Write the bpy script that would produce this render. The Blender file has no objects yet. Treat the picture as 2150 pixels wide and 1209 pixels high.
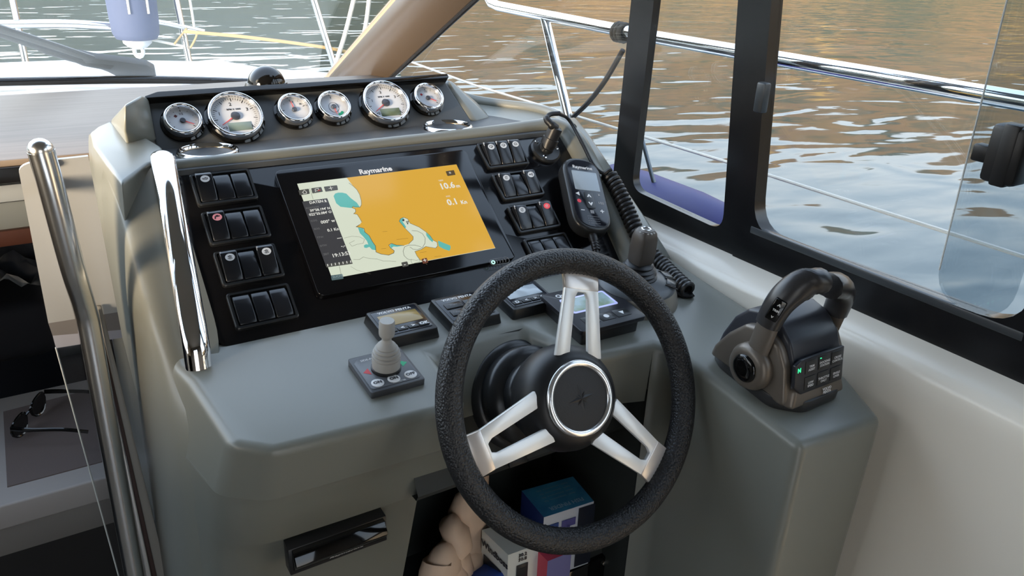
import bpy, bmesh, math, random
from mathutils import Vector, Matrix
random.seed(7)
R = math.radians
scene = bpy.context.scene
col = scene.collection
# ------------------------------------------------------------------ camera, sky, sun, exposure
# world: X starboard, Y bow, Z up, origin at the centre of the chart plotter screen (metres)
CAM = Vector((-0.4538, -1.0329, 0.3897))
C_R = Vector((0.84917, -0.52695, 0.03521)); C_D = Vector((-0.18573, -0.36038, -0.91413)); C_F = Vector((0.49439, 0.76971, -0.40389))
FPX, CX, CY = 1640.0, 1075.0, 604.5
cam_d = bpy.data.cameras.new('camera'); cam = bpy.data.objects.new('camera', cam_d); col.objects.link(cam)
cam_d.sensor_width = 36.0; cam_d.lens = FPX / 2150.0 * 36.0; cam_d.clip_start = 0.02; cam_d.clip_end = 3000
cam.matrix_world = Matrix(((C_R.x, -C_D.x, -C_F.x, CAM.x), (C_R.y, -C_D.y, -C_F.y, CAM.y), (C_R.z, -C_D.z, -C_F.z, CAM.z), (0, 0, 0, 1)))
scene.camera = cam
world = bpy.data.worlds.new('world'); scene.world = world; world.use_nodes = True
wn = world.node_tree.nodes; wl = world.node_tree.links
for nd in list(wn): wn.remove(nd)
w_out = wn.new('ShaderNodeOutputWorld'); w_bg = wn.new('ShaderNodeBackground')
# hazy evening sky: pale at the horizon, blue overhead, a broad glow towards the low sun ahead of the bow
def wmath(op, a_, b_=None, c_=None):
    n_ = wn.new('ShaderNodeMath'); n_.operation = op
    for i_, v_ in enumerate((a_, b_, c_)):
        if v_ is None: continue
        if isinstance(v_, (int, float)): n_.inputs[i_].default_value = v_
        else: wl.new(v_, n_.inputs[i_])
    return n_.outputs[0]
w_tc = wn.new('ShaderNodeTexCoord'); w_sep = wn.new('ShaderNodeSeparateXYZ'); wl.new(w_tc.outputs['Generated'], w_sep.inputs[0])
w_ramp = wn.new('ShaderNodeValToRGB'); wl.new(w_sep.outputs['Z'], w_ramp.inputs[0]); we = w_ramp.color_ramp.elements
we[0].position = 0.0; we[0].color = (1.0, .92, .80, 1); we[1].position = 1.0; we[1].color = (.58, .72, .95, 1)
for p_, c_ in ((.12, (.97, .95, .91, 1)), (.30, (.76, .86, .97, 1)), (.6, (.62, .76, .97, 1))): q_ = we.new(p_); q_.color = c_
w_vd = wn.new('ShaderNodeVectorMath'); w_vd.operation = 'DOT_PRODUCT'; w_vd.inputs[1].default_value = Vector((-.35, .90, .22)).normalized(); wl.new(w_tc.outputs['Generated'], w_vd.inputs[0])
w_glow = wmath('POWER', wmath('MAXIMUM', w_vd.outputs['Value'], 0.0), 6.0)
SKY_K = 2.3
w_str = wmath('MULTIPLY', wmath('MULTIPLY_ADD', w_glow, 1.8, 1.0), SKY_K)
wl.new(w_ramp.outputs[0], w_bg.inputs['Color']); wl.new(w_str, w_bg.inputs['Strength']); wl.new(w_bg.outputs[0], w_out.inputs['Surface'])
sun_d = bpy.data.lights.new('sun', 'SUN'); sun = bpy.data.objects.new('sun', sun_d); col.objects.link(sun)
sun_d.energy = 17.0; sun_d.angle = R(20); sun_d.color = (1.0, 0.80, 0.56)
sun_dir = Vector((-0.90, -0.43, 0.055)).normalized()          # towards the low evening sun off the port quarter
sun.rotation_euler = sun_dir.to_track_quat('Z', 'Y').to_euler()
scene.view_settings.view_transform = 'Standard'; scene.view_settings.look = 'None'
scene.view_settings.gamma = 1.0; scene.view_settings.use_curve_mapping = False
scene.view_settings.exposure = 0.25
scene.cycles.use_denoising = True
scene.cycles.max_bounces = 10; scene.cycles.transparent_max_bounces = 16
scene.cycles.caustics_reflective = False; scene.cycles.caustics_refractive = False
scene.cycles.sample_clamp_indirect = 6.0

# ------------------------------------------------------------------ helpers
def ray(px, py): return (C_R * ((px - CX) / FPX) + C_D * ((py - CY) / FPX) + C_F).normalized()
def hit(px, py, p0, n): d = ray(px, py); return CAM + d * ((Vector(p0) - CAM).dot(n) / d.dot(n))
def at(px, py, X=None, Y=None, Z=None):
    d = ray(px, py)
    k = (X - CAM.x) / d.x if X is not None else (Y - CAM.y) / d.y if Y is not None else (Z - CAM.z) / d.z
    return CAM + d * k
def frame(o, x, y, z):
    return Matrix(((x[0], y[0], z[0], o[0]), (x[1], y[1], z[1], o[1]), (x[2], y[2], z[2], o[2]), (0, 0, 0, 1)))
def T(x, y, z): return Matrix.Translation((x, y, z))
def RX(a): return Matrix.Rotation(R(a), 4, 'X')
def RY(a): return Matrix.Rotation(R(a), 4, 'Y')
def RZ(a): return Matrix.Rotation(R(a), 4, 'Z')
I4 = Matrix.Identity(4)

def srgb(h):
    v = [int(h[i:i + 2], 16) / 255 for i in (0, 2, 4)]
    return tuple(c / 12.92 if c <= 0.04045 else ((c + 0.055) / 1.055) ** 2.4 for c in v)
MATS = {}
def mat(name, c=(.5, .5, .5), rough=.5, metal=0., spec=.5, coat=0., emit=None, es=1., bump=None, noise=None, coat_r=.05, trans=0., ior=1.45, sheen=0.):
    """bump=(scale, strength, distance[, detail]); noise=(scale, second colour, contrast)"""
    if isinstance(c, str): c = srgb(c)
    m = bpy.data.materials.new(name); m.use_nodes = True; MATS[name] = m
    nt = m.node_tree; b = nt.nodes['Principled BSDF']
    b.inputs['Base Color'].default_value = (*c, 1); b.inputs['Roughness'].default_value = rough
    b.inputs['Metallic'].default_value = metal; b.inputs['Specular IOR Level'].default_value = spec
    b.inputs['Coat Weight'].default_value = coat; b.inputs['Coat Roughness'].default_value = coat_r
    b.inputs['Transmission Weight'].default_value = trans; b.inputs['IOR'].default_value = ior
    b.inputs['Sheen Weight'].default_value = sheen
    if emit is not None:
        if isinstance(emit, str): emit = srgb(emit)
        b.inputs['Emission Color'].default_value = (*emit, 1); b.inputs['Emission Strength'].default_value = es
    tc = nt.nodes.new('ShaderNodeTexCoord')
    if noise:
        n = nt.nodes.new('ShaderNodeTexNoise'); n.inputs['Scale'].default_value = noise[0]; n.inputs['Detail'].default_value = 5
        nt.links.new(tc.outputs['Object'], n.inputs['Vector'])
        r = nt.nodes.new('ShaderNodeValToRGB'); c2 = srgb(noise[1]) if isinstance(noise[1], str) else noise[1]
        k = noise[2]
        r.color_ramp.elements[0].position = .5 - k; r.color_ramp.elements[1].position = .5 + k
        r.color_ramp.elements[0].color = (*c, 1); r.color_ramp.elements[1].color = (*c2, 1)
        nt.links.new(n.outputs['Fac'], r.inputs['Fac']); nt.links.new(r.outputs['Color'], b.inputs['Base Color'])
    if bump:
        n = nt.nodes.new('ShaderNodeTexNoise'); n.inputs['Scale'].default_value = bump[0]; n.inputs['Detail'].default_value = bump[3] if len(bump) > 3 else 3
        nt.links.new(tc.outputs['Object'], n.inputs['Vector'])
        bp = nt.nodes.new('ShaderNodeBump'); bp.inputs['Strength'].default_value = bump[1]; bp.inputs['Distance'].default_value = bump[2]
        nt.links.new(n.outputs['Fac'], bp.inputs['Height']); nt.links.new(bp.outputs['Normal'], b.inputs['Normal'])
    return m
def glass(name, tint=(1, 1, 1), refl=1.0, rough=0.0):
    """thin pane: clear in transmission with a Fresnel mirror reflection"""
    m = bpy.data.materials.new(name); m.use_nodes = True; nt = m.node_tree; MATS[name] = m
    for nd in list(nt.nodes): nt.nodes.remove(nd)
    o = nt.nodes.new('ShaderNodeOutputMaterial'); mix = nt.nodes.new('ShaderNodeMixShader')
    tr = nt.nodes.new('ShaderNodeBsdfTransparent'); gl = nt.nodes.new('ShaderNodeBsdfGlossy'); lw = nt.nodes.new('ShaderNodeLayerWeight')
    lw.inputs['Blend'].default_value = .5
    tr.inputs[0].default_value = (*[c ** .5 for c in tint], 1); gl.inputs['Roughness'].default_value = rough
    pw = nt.nodes.new('ShaderNodeMath'); pw.operation = 'POWER'; pw.inputs[1].default_value = 5.0
    mu = nt.nodes.new('ShaderNodeMath'); mu.operation = 'MULTIPLY_ADD'; mu.inputs[1].default_value = .55 * refl; mu.inputs[2].default_value = .022 * refl
    nt.links.new(lw.outputs['Facing'], pw.inputs[0]); nt.links.new(pw.outputs[0], mu.inputs[0]); nt.links.new(mu.outputs[0], mix.inputs[0])
    nt.links.new(tr.outputs[0], mix.inputs[1]); nt.links.new(gl.outputs[0], mix.inputs[2]); nt.links.new(mix.outputs[0], o.inputs[0])
    return m

class G:
    """mesh builder: collects geometry (bmesh) with material slots"""
    def __init__(s): s.bm = bmesh.new(); s.mi = 0
    def _tag(s, fs):
        for f in fs: f.material_index = s.mi
    def box(s, sx, sy, sz, M=I4, r=0., seg=2):
        res = bmesh.ops.create_cube(s.bm, size=1.0); vs = res['verts']
        for v in vs: v.co = Vector((v.co.x * sx, v.co.y * sy, v.co.z * sz))
        return s._fin(vs, M, r, seg)
    def _fin(s, vs, M, r, seg):
        fs = list({f for v in vs for f in v.link_faces}); es = list({e for v in vs for e in v.link_edges})
        if r > 0:
            keep = [e for e in es if len(e.link_faces) == 2 and e.calc_face_angle(0) > .35]
            res = bmesh.ops.bevel(s.bm, geom=keep, offset=r, segments=seg, profile=.5, affect='EDGES', clamp_overlap=True)
            vset = set(vs) | set(res['verts']); vs = [v for v in vset if v.is_valid]
            fs = list({f for v in vs for f in v.link_faces})
        for v in vs: v.co = M @ v.co
        s._tag(fs); return vs
    def prism(s, poly, z0, z1, M=I4, r=0., seg=2, top=None):
        """poly (x, y) extruded z0..z1; top: other outline for z1"""
        top = top or poly
        a = [s.bm.verts.new((x, y, z0)) for x, y in poly]; b = [s.bm.verts.new((x, y, z1)) for x, y in top]
        n = len(poly)
        s.bm.faces.new(list(reversed(a))); s.bm.faces.new(b)
        for i in range(n): s.bm.faces.new((a[i], a[(i + 1) % n], b[(i + 1) % n], b[i]))
        fs = list({f for v in a + b for f in v.link_faces}); bmesh.ops.recalc_face_normals(s.bm, faces=fs)
        return s._fin(a + b, M, r, seg)
    def flat(s, poly, z=0., M=I4):
        vs = [s.bm.verts.new(M @ Vector((x, y, z))) for x, y in poly]
        f = s.bm.faces.new(vs); s._tag([f]); return vs
    def poly3(s, pts, faces, M=I4, r=0., seg=2):
        vs = [s.bm.verts.new(Vector(p)) for p in pts]; fs = [s.bm.faces.new([vs[i] for i in f]) for f in faces]
        bmesh.ops.recalc_face_normals(s.bm, faces=fs)
        return s._fin(vs, M, r, seg)
    def hull(s, pts, M=I4, r=0., seg=2):
        vs = [s.bm.verts.new(Vector(p)) for p in pts]
        res = bmesh.ops.convex_hull(s.bm, input=vs)
        dead = list({g for g in list(res['geom_interior']) + list(res['geom_unused']) if isinstance(g, bmesh.types.BMVert)})
        bmesh.ops.delete(s.bm, geom=dead, context='VERTS')
        vs = [v for v in vs if v.is_valid]
        es = [e for v in vs for e in v.link_edges]; fs = list({f for v in vs for f in v.link_faces})
        bmesh.ops.recalc_face_normals(s.bm, faces=fs)
        bmesh.ops.dissolve_limit(s.bm, angle_limit=.02, verts=vs, edges=list(set(es)))
        vs = [v for v in vs if v.is_valid]
        return s._fin(vs, M, r, seg)
    def lathe(s, prof, n=32, M=I4, cap0=True, cap1=True, sx=1., sy=1.):
        rings = [[s.bm.verts.new(M @ Vector((r * math.cos(2 * math.pi * i / n) * sx, r * math.sin(2 * math.pi * i / n) * sy, z))) for i in range(n)] for r, z in prof]
        fs = []
        for a, b in zip(rings, rings[1:]):
            for i in range(n): fs.append(s.bm.faces.new((a[i], a[(i + 1) % n], b[(i + 1) % n], b[i])))
        if cap0: fs.append(s.bm.faces.new(list(reversed(rings[0]))))
        if cap1: fs.append(s.bm.faces.new(rings[-1]))
        s._tag(fs); return rings
    def loft(s, rings, closed=True, cap=True, M=I4):
        rs = [[s.bm.verts.new(M @ Vector(p)) for p in rg] for rg in rings]; fs = []
        n = len(rs[0])
        for a, b in zip(rs, rs[1:]):
            for i in range(n if closed else n - 1): fs.append(s.bm.faces.new((a[i], a[(i + 1) % n], b[(i + 1) % n], b[i])))
        if cap and closed: fs.append(s.bm.faces.new(list(reversed(rs[0])))); fs.append(s.bm.faces.new(rs[-1]))
        s._tag(fs); bmesh.ops.recalc_face_normals(s.bm, faces=fs); return rs
    def tube(s, path, rad, n=12, closed=False, M=I4, sy=1., up=None):
        P = [Vector(p) for p in path]; m = len(P); rad = rad if isinstance(rad, (list, tuple)) else [rad] * m
        rings = []; prev = None
        for i, p in enumerate(P):
            if closed: t = P[(i + 1) % m] - P[i - 1]
            else: t = P[min(i + 1, m - 1)] - P[max(i - 1, 0)]
            t.normalize()
            if up is not None: a = Vector(up)
            elif prev is None: a = Vector((0, 0, 1)) if abs(t.z) < .9 else Vector((0, 1, 0))
            else: a = prev
            u = a - t * a.dot(t); u.normalize(); prev = u; w = t.cross(u)
            rings.append([p + (u * math.cos(2 * math.pi * k / n) * sy + w * math.sin(2 * math.pi * k / n)) * rad[i] for k in range(n)])
        if closed: rings.append(rings[0])
        if not closed: return s.loft(rings, True, True, M)
        rs = [[s.bm.verts.new(M @ q) for q in rg] for rg in rings[:-1]]; fs = []
        for i in range(m):
            a, b = rs[i], rs[(i + 1) % m]
            for k in range(n): fs.append(s.bm.faces.new((a[k], a[(k + 1) % n], b[(k + 1) % n], b[k])))
        s._tag(fs); bmesh.ops.recalc_face_normals(s.bm, faces=fs)
    def ball(s, r, M=I4, seg=20, sc=(1, 1, 1)):
        res = bmesh.ops.create_uvsphere(s.bm, u_segments=seg, v_segments=seg // 2, radius=r)
        for v in res['verts']: v.co = M @ Vector((v.co.x * sc[0], v.co.y * sc[1], v.co.z * sc[2]))
        s._tag(list({f for v in res['verts'] for f in v.link_faces}))
    def mesh(s, name, smooth=35):
        me = bpy.data.meshes.new(name); s.bm.to_mesh(me); s.bm.free()
        if smooth:
            me.polygons.foreach_set('use_smooth', [True] * len(me.polygons))
            me.set_sharp_from_angle(angle=R(smooth))
        me.update(); return me
def rpoly(poly, r, n=5):
    """polygon with rounded corners; r one radius or a list"""
    out = []; m = len(poly); rr = r if isinstance(r, (list, tuple)) else [r] * m
    for i in range(m):
        p = Vector(poly[i]); a = Vector(poly[i - 1]) - p; b = Vector(poly[(i + 1) % m]) - p
        la, lb = a.length, b.length; k = min(rr[i], la * .49, lb * .49)
        if k <= 0: out.append((p.x, p.y)); continue
        a = p + a / la * k; b = p + b / lb * k
        for j in range(n + 1):
            t = j / n; q = a * (1 - t) ** 2 + p * 2 * t * (1 - t) + b * t * t; out.append((q.x, q.y))
    return out
def rect(w, h, cx=0, cy=0): return [(cx - w / 2, cy - h / 2), (cx + w / 2, cy - h / 2), (cx + w / 2, cy + h / 2), (cx - w / 2, cy + h / 2)]
def circ(r, n=24, cx=0, cy=0, sy=1.): return [(cx + r * math.cos(2 * math.pi * i / n), cy + r * sy * math.sin(2 * math.pi * i / n)) for i in range(n)]
def spline(pts, k=8, closed=False):
    P = [Vector(p) for p in pts]; out = []; m = len(P)
    for i in range(m if closed else m - 1):
        p0 = P[(i - 1) % m] if closed or i > 0 else P[0] * 2 - P[1]; p1 = P[i]; p2 = P[(i + 1) % m]
        p3 = P[(i + 2) % m] if closed or i + 2 < m else P[-1] * 2 - P[-2]
        for j in range(k):
            t = j / k
            out.append(.5 * ((2 * p1) + (p2 - p0) * t + (2 * p0 - 5 * p1 + 4 * p2 - p3) * t * t + (3 * p1 - p0 - 3 * p2 + p3) * t ** 3))
    if not closed: out.append(P[-1])
    return out
def link(name, data, parent=None, M=None):
    o = bpy.data.objects.new(name, data); col.objects.link(o)
    if parent is not None: o.parent = parent
    if M is not None: o.matrix_local = M
    return o
def tag(o, label, cat, group=None):
    o['label'] = label; o['category'] = cat
    if group: o['group'] = group
    return o
def obj(name, g, mats, parent=None, M=None, smooth=35):
    me = g.mesh(name, smooth)
    for m in (mats if isinstance(mats, (list, tuple)) else [mats]): me.materials.append(m)
    return link(name, me, parent, M)
def thing(name, label, cat, M=I4, group=None):
    o = bpy.data.objects.new(name, None); col.objects.link(o); o.empty_display_size = .02; o.matrix_world = M
    return tag(o, label, cat, group)
def struct(name, g, mats, smooth=35, label=None):
    o = obj(name, g, mats, None, None, smooth); o['kind'] = 'structure'
    if label: o['label'] = label
    return o
TEXTS = []
def text(s, size, m, parent, M, name='lettering', bold=0., ax='CENTER', sp=1., sx=1.):
    cu = bpy.data.curves.new(name, 'FONT'); cu.body = s; cu.size = size; cu.align_x = ax; cu.align_y = 'CENTER'
    cu.offset = bold; cu.space_character = sp; cu.resolution_u = 2; cu.extrude = .00005; cu.materials.append(m)
    o = link(name, cu, parent, M @ Matrix.Diagonal((sx, 1, 1, 1))); TEXTS.append(o); return o

# ------------------------------------------------------------------ frames of the boat's faces
BE = R(38)
PF = frame((0, 0, 0), (1, 0, 0), (0, math.cos(BE), math.sin(BE)), (0, -math.sin(BE), math.cos(BE)))      # switch and screen fascia
ST = R(6.5)
SN = Vector((0, -math.sin(ST), math.cos(ST))); S0 = Vector((0, -.1127, -.088))
SF = frame(S0, (1, 0, 0), (0, math.cos(ST), math.sin(ST)), SN)                                          # shelf
GF = frame((0, .225, .09), (1, 0, 0), (0, .70711, .70711), (0, -.70711, .70711))                         # gauge face
def shz(y): return S0.z + (y - S0.y) * math.tan(ST)                                                      # shelf height at y
def sly(y): return (y - S0.y) / math.cos(ST)
PFi = PF.inverted(); SFi = SF.inverted()

# ------------------------------------------------------------------ materials
GEL = mat('console_gelcoat', '7a7b73', rough=.36, spec=.5, coat=.3, coat_r=.25, bump=(900, .03, .001), noise=(3, '73746d', .3))
BLACKP = mat('fascia_black', (.005, .005, .006), rough=.12, spec=.4, bump=(1500, .05, .0004))
PODB = mat('gauge_pod_black', (.055, .058, .06), rough=.45, bump=(1200, .06, .0005))
GLOSSB = mat('gloss_black', (.004, .004, .004), rough=.06, spec=.6)
SCRG = mat('screen_glass_black', (.004, .004, .005), rough=.1, spec=.55)
RUB = mat('black_plastic', (.012, .012, .013), rough=.38)
RUB2 = mat('black_satin', (.016, .017, .018), rough=.28)
ROCK = mat('rocker_black', (.012, .013, .016), rough=.2, spec=.6)
CHROME = mat('chrome', (.83, .83, .84), rough=.05, metal=1.)
STEEL = mat('polished_steel', (.72, .72, .72), rough=.12, metal=1., bump=(60, .02, .001))
ALU = mat('satin_aluminium', (.78, .77, .75), rough=.24, metal=.9)
WHITEP = mat('white_gelcoat', 'f4ebdb', rough=.25, coat=.3, coat_r=.08, noise=(2, 'eae2d5', .3))
DIAL = mat('dial_white', (.66, .67, .69), rough=.4)
INK = mat('dial_ink', (.02, .02, .02), rough=.5)
REDN = mat('needle_red', (.72, .06, .05), rough=.4)
GRN = mat('mark_green', (.0, .25, .12), rough=.5, emit=(.0, .3, .12), es=.15)
LCD = mat('gauge_lcd', '7f8f86', rough=.15)
LCD2 = mat('gauge_lcd_olive', '6f7a60', rough=.15)
LEATH = mat('wheel_leather', (.013, .013, .014), rough=.42, spec=.55)
TAUPE = mat('throttle_taupe', '6d655c', rough=.36, metal=.35)
HOOD = mat('throttle_hood', (.03, .032, .04), rough=.36)
GREYP = mat('grey_plastic', '44464a', rough=.4)
GREYR = mat('grey_rubber', 'a5a39e', rough=.55)
PRINT = mat('print_white', (.75, .75, .75), rough=.5)
PRINTD = mat('print_grey', (.3, .3, .31), rough=.5)
PRINTK = mat('print_dark', (.03, .03, .035), rough=.5)
def leather_nodes(m):
    nt = m.node_tree; b = nt.nodes['Principled BSDF']; tc = nt.nodes.new('ShaderNodeTexCoord')
    v = nt.nodes.new('ShaderNodeTexVoronoi'); v.inputs['Scale'].default_value = 360; v.feature = 'F1'
    nt.links.new(tc.outputs['Object'], v.inputs['Vector'])
    bp = nt.nodes.new('ShaderNodeBump'); bp.inputs['Strength'].default_value = .8; bp.inputs['Distance'].default_value = .0014; bp.invert = True
    nt.links.new(v.outputs['Distance'], bp.inputs['Height']); nt.links.new(bp.outputs['Normal'], b.inputs['Normal'])
leather_nodes(LEATH)

# ------------------------------------------------------------------ setting: water, hills, deck
def water_material():
    m = bpy.data.materials.new('sea_water'); m.use_nodes = True; nt = m.node_tree; b = nt.nodes['Principled BSDF']
    b.inputs['Base Color'].default_value = (.012, .036, .044, 1); b.inputs['Roughness'].default_value = .045
    b.inputs['IOR'].default_value = 1.36; b.inputs['Specular IOR Level'].default_value = .62
    tc = nt.nodes.new('ShaderNodeTexCoord')
    def nz(scale, rot, sx, det, dist=0.):
        mp = nt.nodes.new('ShaderNodeMapping'); mp.inputs['Rotation'].default_value[2] = R(rot); mp.inputs['Scale'].default_value = (sx, 1, 1)
        nt.links.new(tc.outputs['Object'], mp.inputs['Vector'])
        n = nt.nodes.new('ShaderNodeTexNoise'); n.inputs['Scale'].default_value = scale; n.inputs['Detail'].default_value = det
        n.inputs['Distortion'].default_value = dist; n.inputs['Roughness'].default_value = .45
        nt.links.new(mp.outputs[0], n.inputs['Vector']); return n.outputs['Fac']
    a = nz(1.7, 48, .5, 1.2, .5); c = nz(.55, 30, .6, 1.0, .3); d = nz(5.0, 50, .5, 1.5, .4)
    def mul(x, k):
        q = nt.nodes.new('ShaderNodeMath'); q.operation = 'MULTIPLY'; q.inputs[1].default_value = k; nt.links.new(x, q.inputs[0]); return q.outputs[0]
    def add(x, y):
        q = nt.nodes.new('ShaderNodeMath'); q.operation = 'ADD'; nt.links.new(x, q.inputs[0]); nt.links.new(y, q.inputs[1]); return q.outputs[0]
    h = add(add(mul(a, .040), mul(c, .075)), mul(d, .0025))
    bp = nt.nodes.new('ShaderNodeBump'); bp.inputs['Strength'].default_value = 1.0; bp.inputs['Distance'].default_value = 1.0
    nt.links.new(h, bp.inputs['Height']); nt.links.new(bp.outputs['Normal'], b.inputs['Normal'])
    return m
WATER_Z = -1.5
g = G(); g.poly3([(-400, -300, WATER_Z), (500, -300, WATER_Z), (500, 500, WATER_Z), (-400, 500, WATER_Z)], [(0, 1, 2, 3)])
o = obj('sea', g, water_material()); o['kind'] = 'structure'; o['label'] = 'rippled blue-green harbour water around the boat'
def hill_material():
    m = bpy.data.materials.new('autumn_hillside'); m.use_nodes = True; nt = m.node_tree; b = nt.nodes['Principled BSDF']
    b.inputs['Roughness'].default_value = .9; tc = nt.nodes.new('ShaderNodeTexCoord')
    n1 = nt.nodes.new('ShaderNodeTexNoise'); n1.inputs['Scale'].default_value = .05; n1.inputs['Detail'].default_value = 6
    nt.links.new(tc.outputs['Object'], n1.inputs['Vector'])
    r = nt.nodes.new('ShaderNodeValToRGB'); e = r.color_ramp.elements
    e[0].position = .34; e[0].color = (*srgb('3a3d26'), 1); e[1].position = .70; e[1].color = (*srgb('b89440'), 1)
    q = e.new(.5); q.color = (*srgb('74592f'), 1); q = e.new(.6); q.color = (*srgb('6a4f2e'), 1)
    nt.links.new(n1.outputs['Fac'], r.inputs['Fac']); nt.links.new(r.outputs['Color'], b.inputs['Base Color'])
    return m
def hillside(a0, a1, e0, d0):
    g = G(); rows = []; n = int((a1 - a0) / 2.2)
    for i in range(n + 1):
        az = R(a0 + (a1 - a0) * i / n); e = e0 + 1.4 * math.sin(az * 2.1 + .4) + .9 * math.sin(az * 5.3 + e0)
        line = []
        for j in range(9):
            t = j / 8; d = d0 + 90 * t
            z = WATER_Z - .5 + (d * math.tan(R(e)) + 3) * (t ** .8) + (random.random() - .5) * 2.0 * (t > 0)
            line.append((math.sin(az) * d, math.cos(az) * d, z))
        rows.append(line)
    g.loft(rows, closed=False, cap=False)
    return g
o = obj('hillside', hillside(24, 150, 9.5, 120), hill_material()); o['kind'] = 'structure'; o['label'] = 'wooded autumn hillside across the water to starboard'
GREENH = mat('green_hillside', '323829', rough=.9, noise=(.06, '464a34', .25))
o = obj('hillside', hillside(-75, 34, 7.5, 150), GREENH); o['kind'] = 'structure'; o['label'] = 'dark green wooded shore ahead of the bow'

DECK = mat('deck_white', (.82, .81, .78), rough=.45, bump=(300, .1, .001))
def edge_deck():
    g = G()
    outline = [(-1.9, 1.38), (.87, 1.38), (.91, 2.2), (.87, 2.64), (.63, 2.86), (.275, 3.02), (-.1, 3.09), (-.39, 3.11), (-1.0, 3.12), (-1.7, 2.9), (-1.9, 2.4)]
    g.prism(rpoly(outline, .05, 3), -.42, -.205, r=.03, seg=3)
    hump = [(-1.7, 1.37), (.52, 1.37), (.5, 1.75), (.34, 2.25), (-.2, 2.55), (-1.2, 2.55)]
    top = [(-1.7, 1.36), (.46, 1.36), (.42, 1.68), (.25, 2.05), (-.2, 2.25), (-1.2, 2.25)]
    g.prism(hump, -.21, -.045, top=top, r=.04, seg=3)
    g.prism([(-1.9, 1.38), (.87, 1.38), (.80, 2.6), (.2, 2.95), (-1.9, 2.9)], -1.9, -.41)
    return g
o = obj('foredeck', edge_deck(), DECK, smooth=50); o['kind'] = 'structure'; o['label'] = 'white moulded foredeck ahead of the windshield'
g = G(); g.box(.34, 3.7, .1, T(.70, -.45, -.41), r=.02); g.box(.30, 3.7, 1.5, T(.69, -.45, -1.2))
o = obj('side_deck', g, DECK); o['kind'] = 'structure'; o['label'] = 'white side deck outside the starboard windows'

# ------------------------------------------------------------------ setting: cabin shell
FLOORM = mat('cabin_sole_dark', (.012, .011, .011), rough=.5, noise=(9, '191716', .3))  # cabin dimness put into a near-black sole colour
g = G(); g.box(2.6, 1.5, .04, T(-.68, .72, -1.07)); struct('floor', g, FLOORM)
g = G(); g.box(2.6, 1.85, .04, T(-.68, -.96, -1.07)); struct('floor', g, mat('helm_sole', '746c61', rough=.5, noise=(6, '696157', .3)))
g = G(); g.box(3.2, 2.2, .05, T(-.68, -3.0, -1.05)); o = struct('floor', g, DECK, label='white cockpit sole behind the helm')
HEADL = mat('headliner', '8f8a82', rough=.8)
g = G()
for x0, x1, y0, y1 in ((-1.99, .56, -1.87, -.05), (-1.99, .13, -.05, .14), (.36, .56, -.05, .14)): g.box(x1 - x0, y1 - y0, .05, T((x0 + x1) / 2, (y0 + y1) / 2, .86))
struct('ceiling', g, HEADL)
AFTM = mat('aft_bulkhead', '6b6259', rough=.7)
g = G(); g.box(.95, .04, 1.9, T(-1.5, -1.85, -.1)); g.box(.88, .04, 1.9, T(.12, -1.85, -.1)); g.box(.7, .04, .25, T(-.67, -1.85, .72)); struct('wall_back', g, AFTM)  # unseen bulkhead added to block light from aft; doorway left for chrome reflections
g = G(); g.box(.05, 3.0, 1.20, T(-1.97, -.36, -.50)); g.box(.05, 1.02, 1.9, T(-1.97, -1.35, -.1)); struct('wall_left', g, mat('port_lining', 'b3aa9c', rough=.6))  # unseen wall added as sun block; full-height part shades throttle and wheel
# starboard side: white coaming wall below the windows
g = G()
prof = [(.56, -1.05), (.425, -1.05), (.436, -.5), (.446, -.12), (.448, -.094), (.4535, -.0845), (.462, -.0795), (.50, -.066), (.56, -.06)]
g.loft([[(x, y, z) for x, z in prof] for y in (.16, -.2, -.6, -1.0, -1.9)], closed=True, cap=True)
struct('wall_right', g, WHITEP, smooth=40)
FRAMEB = mat('window_frame_black', (.008, .008, .009), rough=.22, spec=.6)
FRAMEG = mat('window_frame_grey', (.045, .05, .055), rough=.3)
PANE = glass('window_glass', (.93, .96, .96), 1.0)
PANE2 = glass('window_glass_smoked', (.60, .66, .70), 1.0)
def yz_frame(g, outer, inner, x0, x1):
    """flat frame between two outlines (y, z), same number of points, thickness x0..x1"""
    n = len(outer); rings = [[(x0, *p) for p in outer], [(x0, *p) for p in inner], [(x1, *p) for p in inner], [(x1, *p) for p in outer]]
    vs = [[g.bm.verts.new(p) for p in r] for r in rings]; fs = []
    for k in range(4):
        a, b = vs[k], vs[(k + 1) % 4]
        for i in range(n): fs.append(g.bm.faces.new((a[i], a[(i + 1) % n], b[(i + 1) % n], b[i])))
    bmesh.ops.recalc_face_normals(g.bm, faces=fs); g._tag(fs)
def window(name, label, outer, inner, x0, x1, pane_x, mt, rin, k=6, pm=None):
    g = G(); yz_frame(g, rpoly(outer, .001, k), rpoly(inner, rin, k), x0, x1)
    w = struct(name, g, mt, label=label)
    g = G(); g.prism([(y, z) for y, z in inner], -.002, .002, frame((pane_x, 0, 0), (0, 1, 0), (0, 0, 1), (1, 0, 0)))
    obj('pane', g, pm or PANE, w, smooth=0); return w
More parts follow.
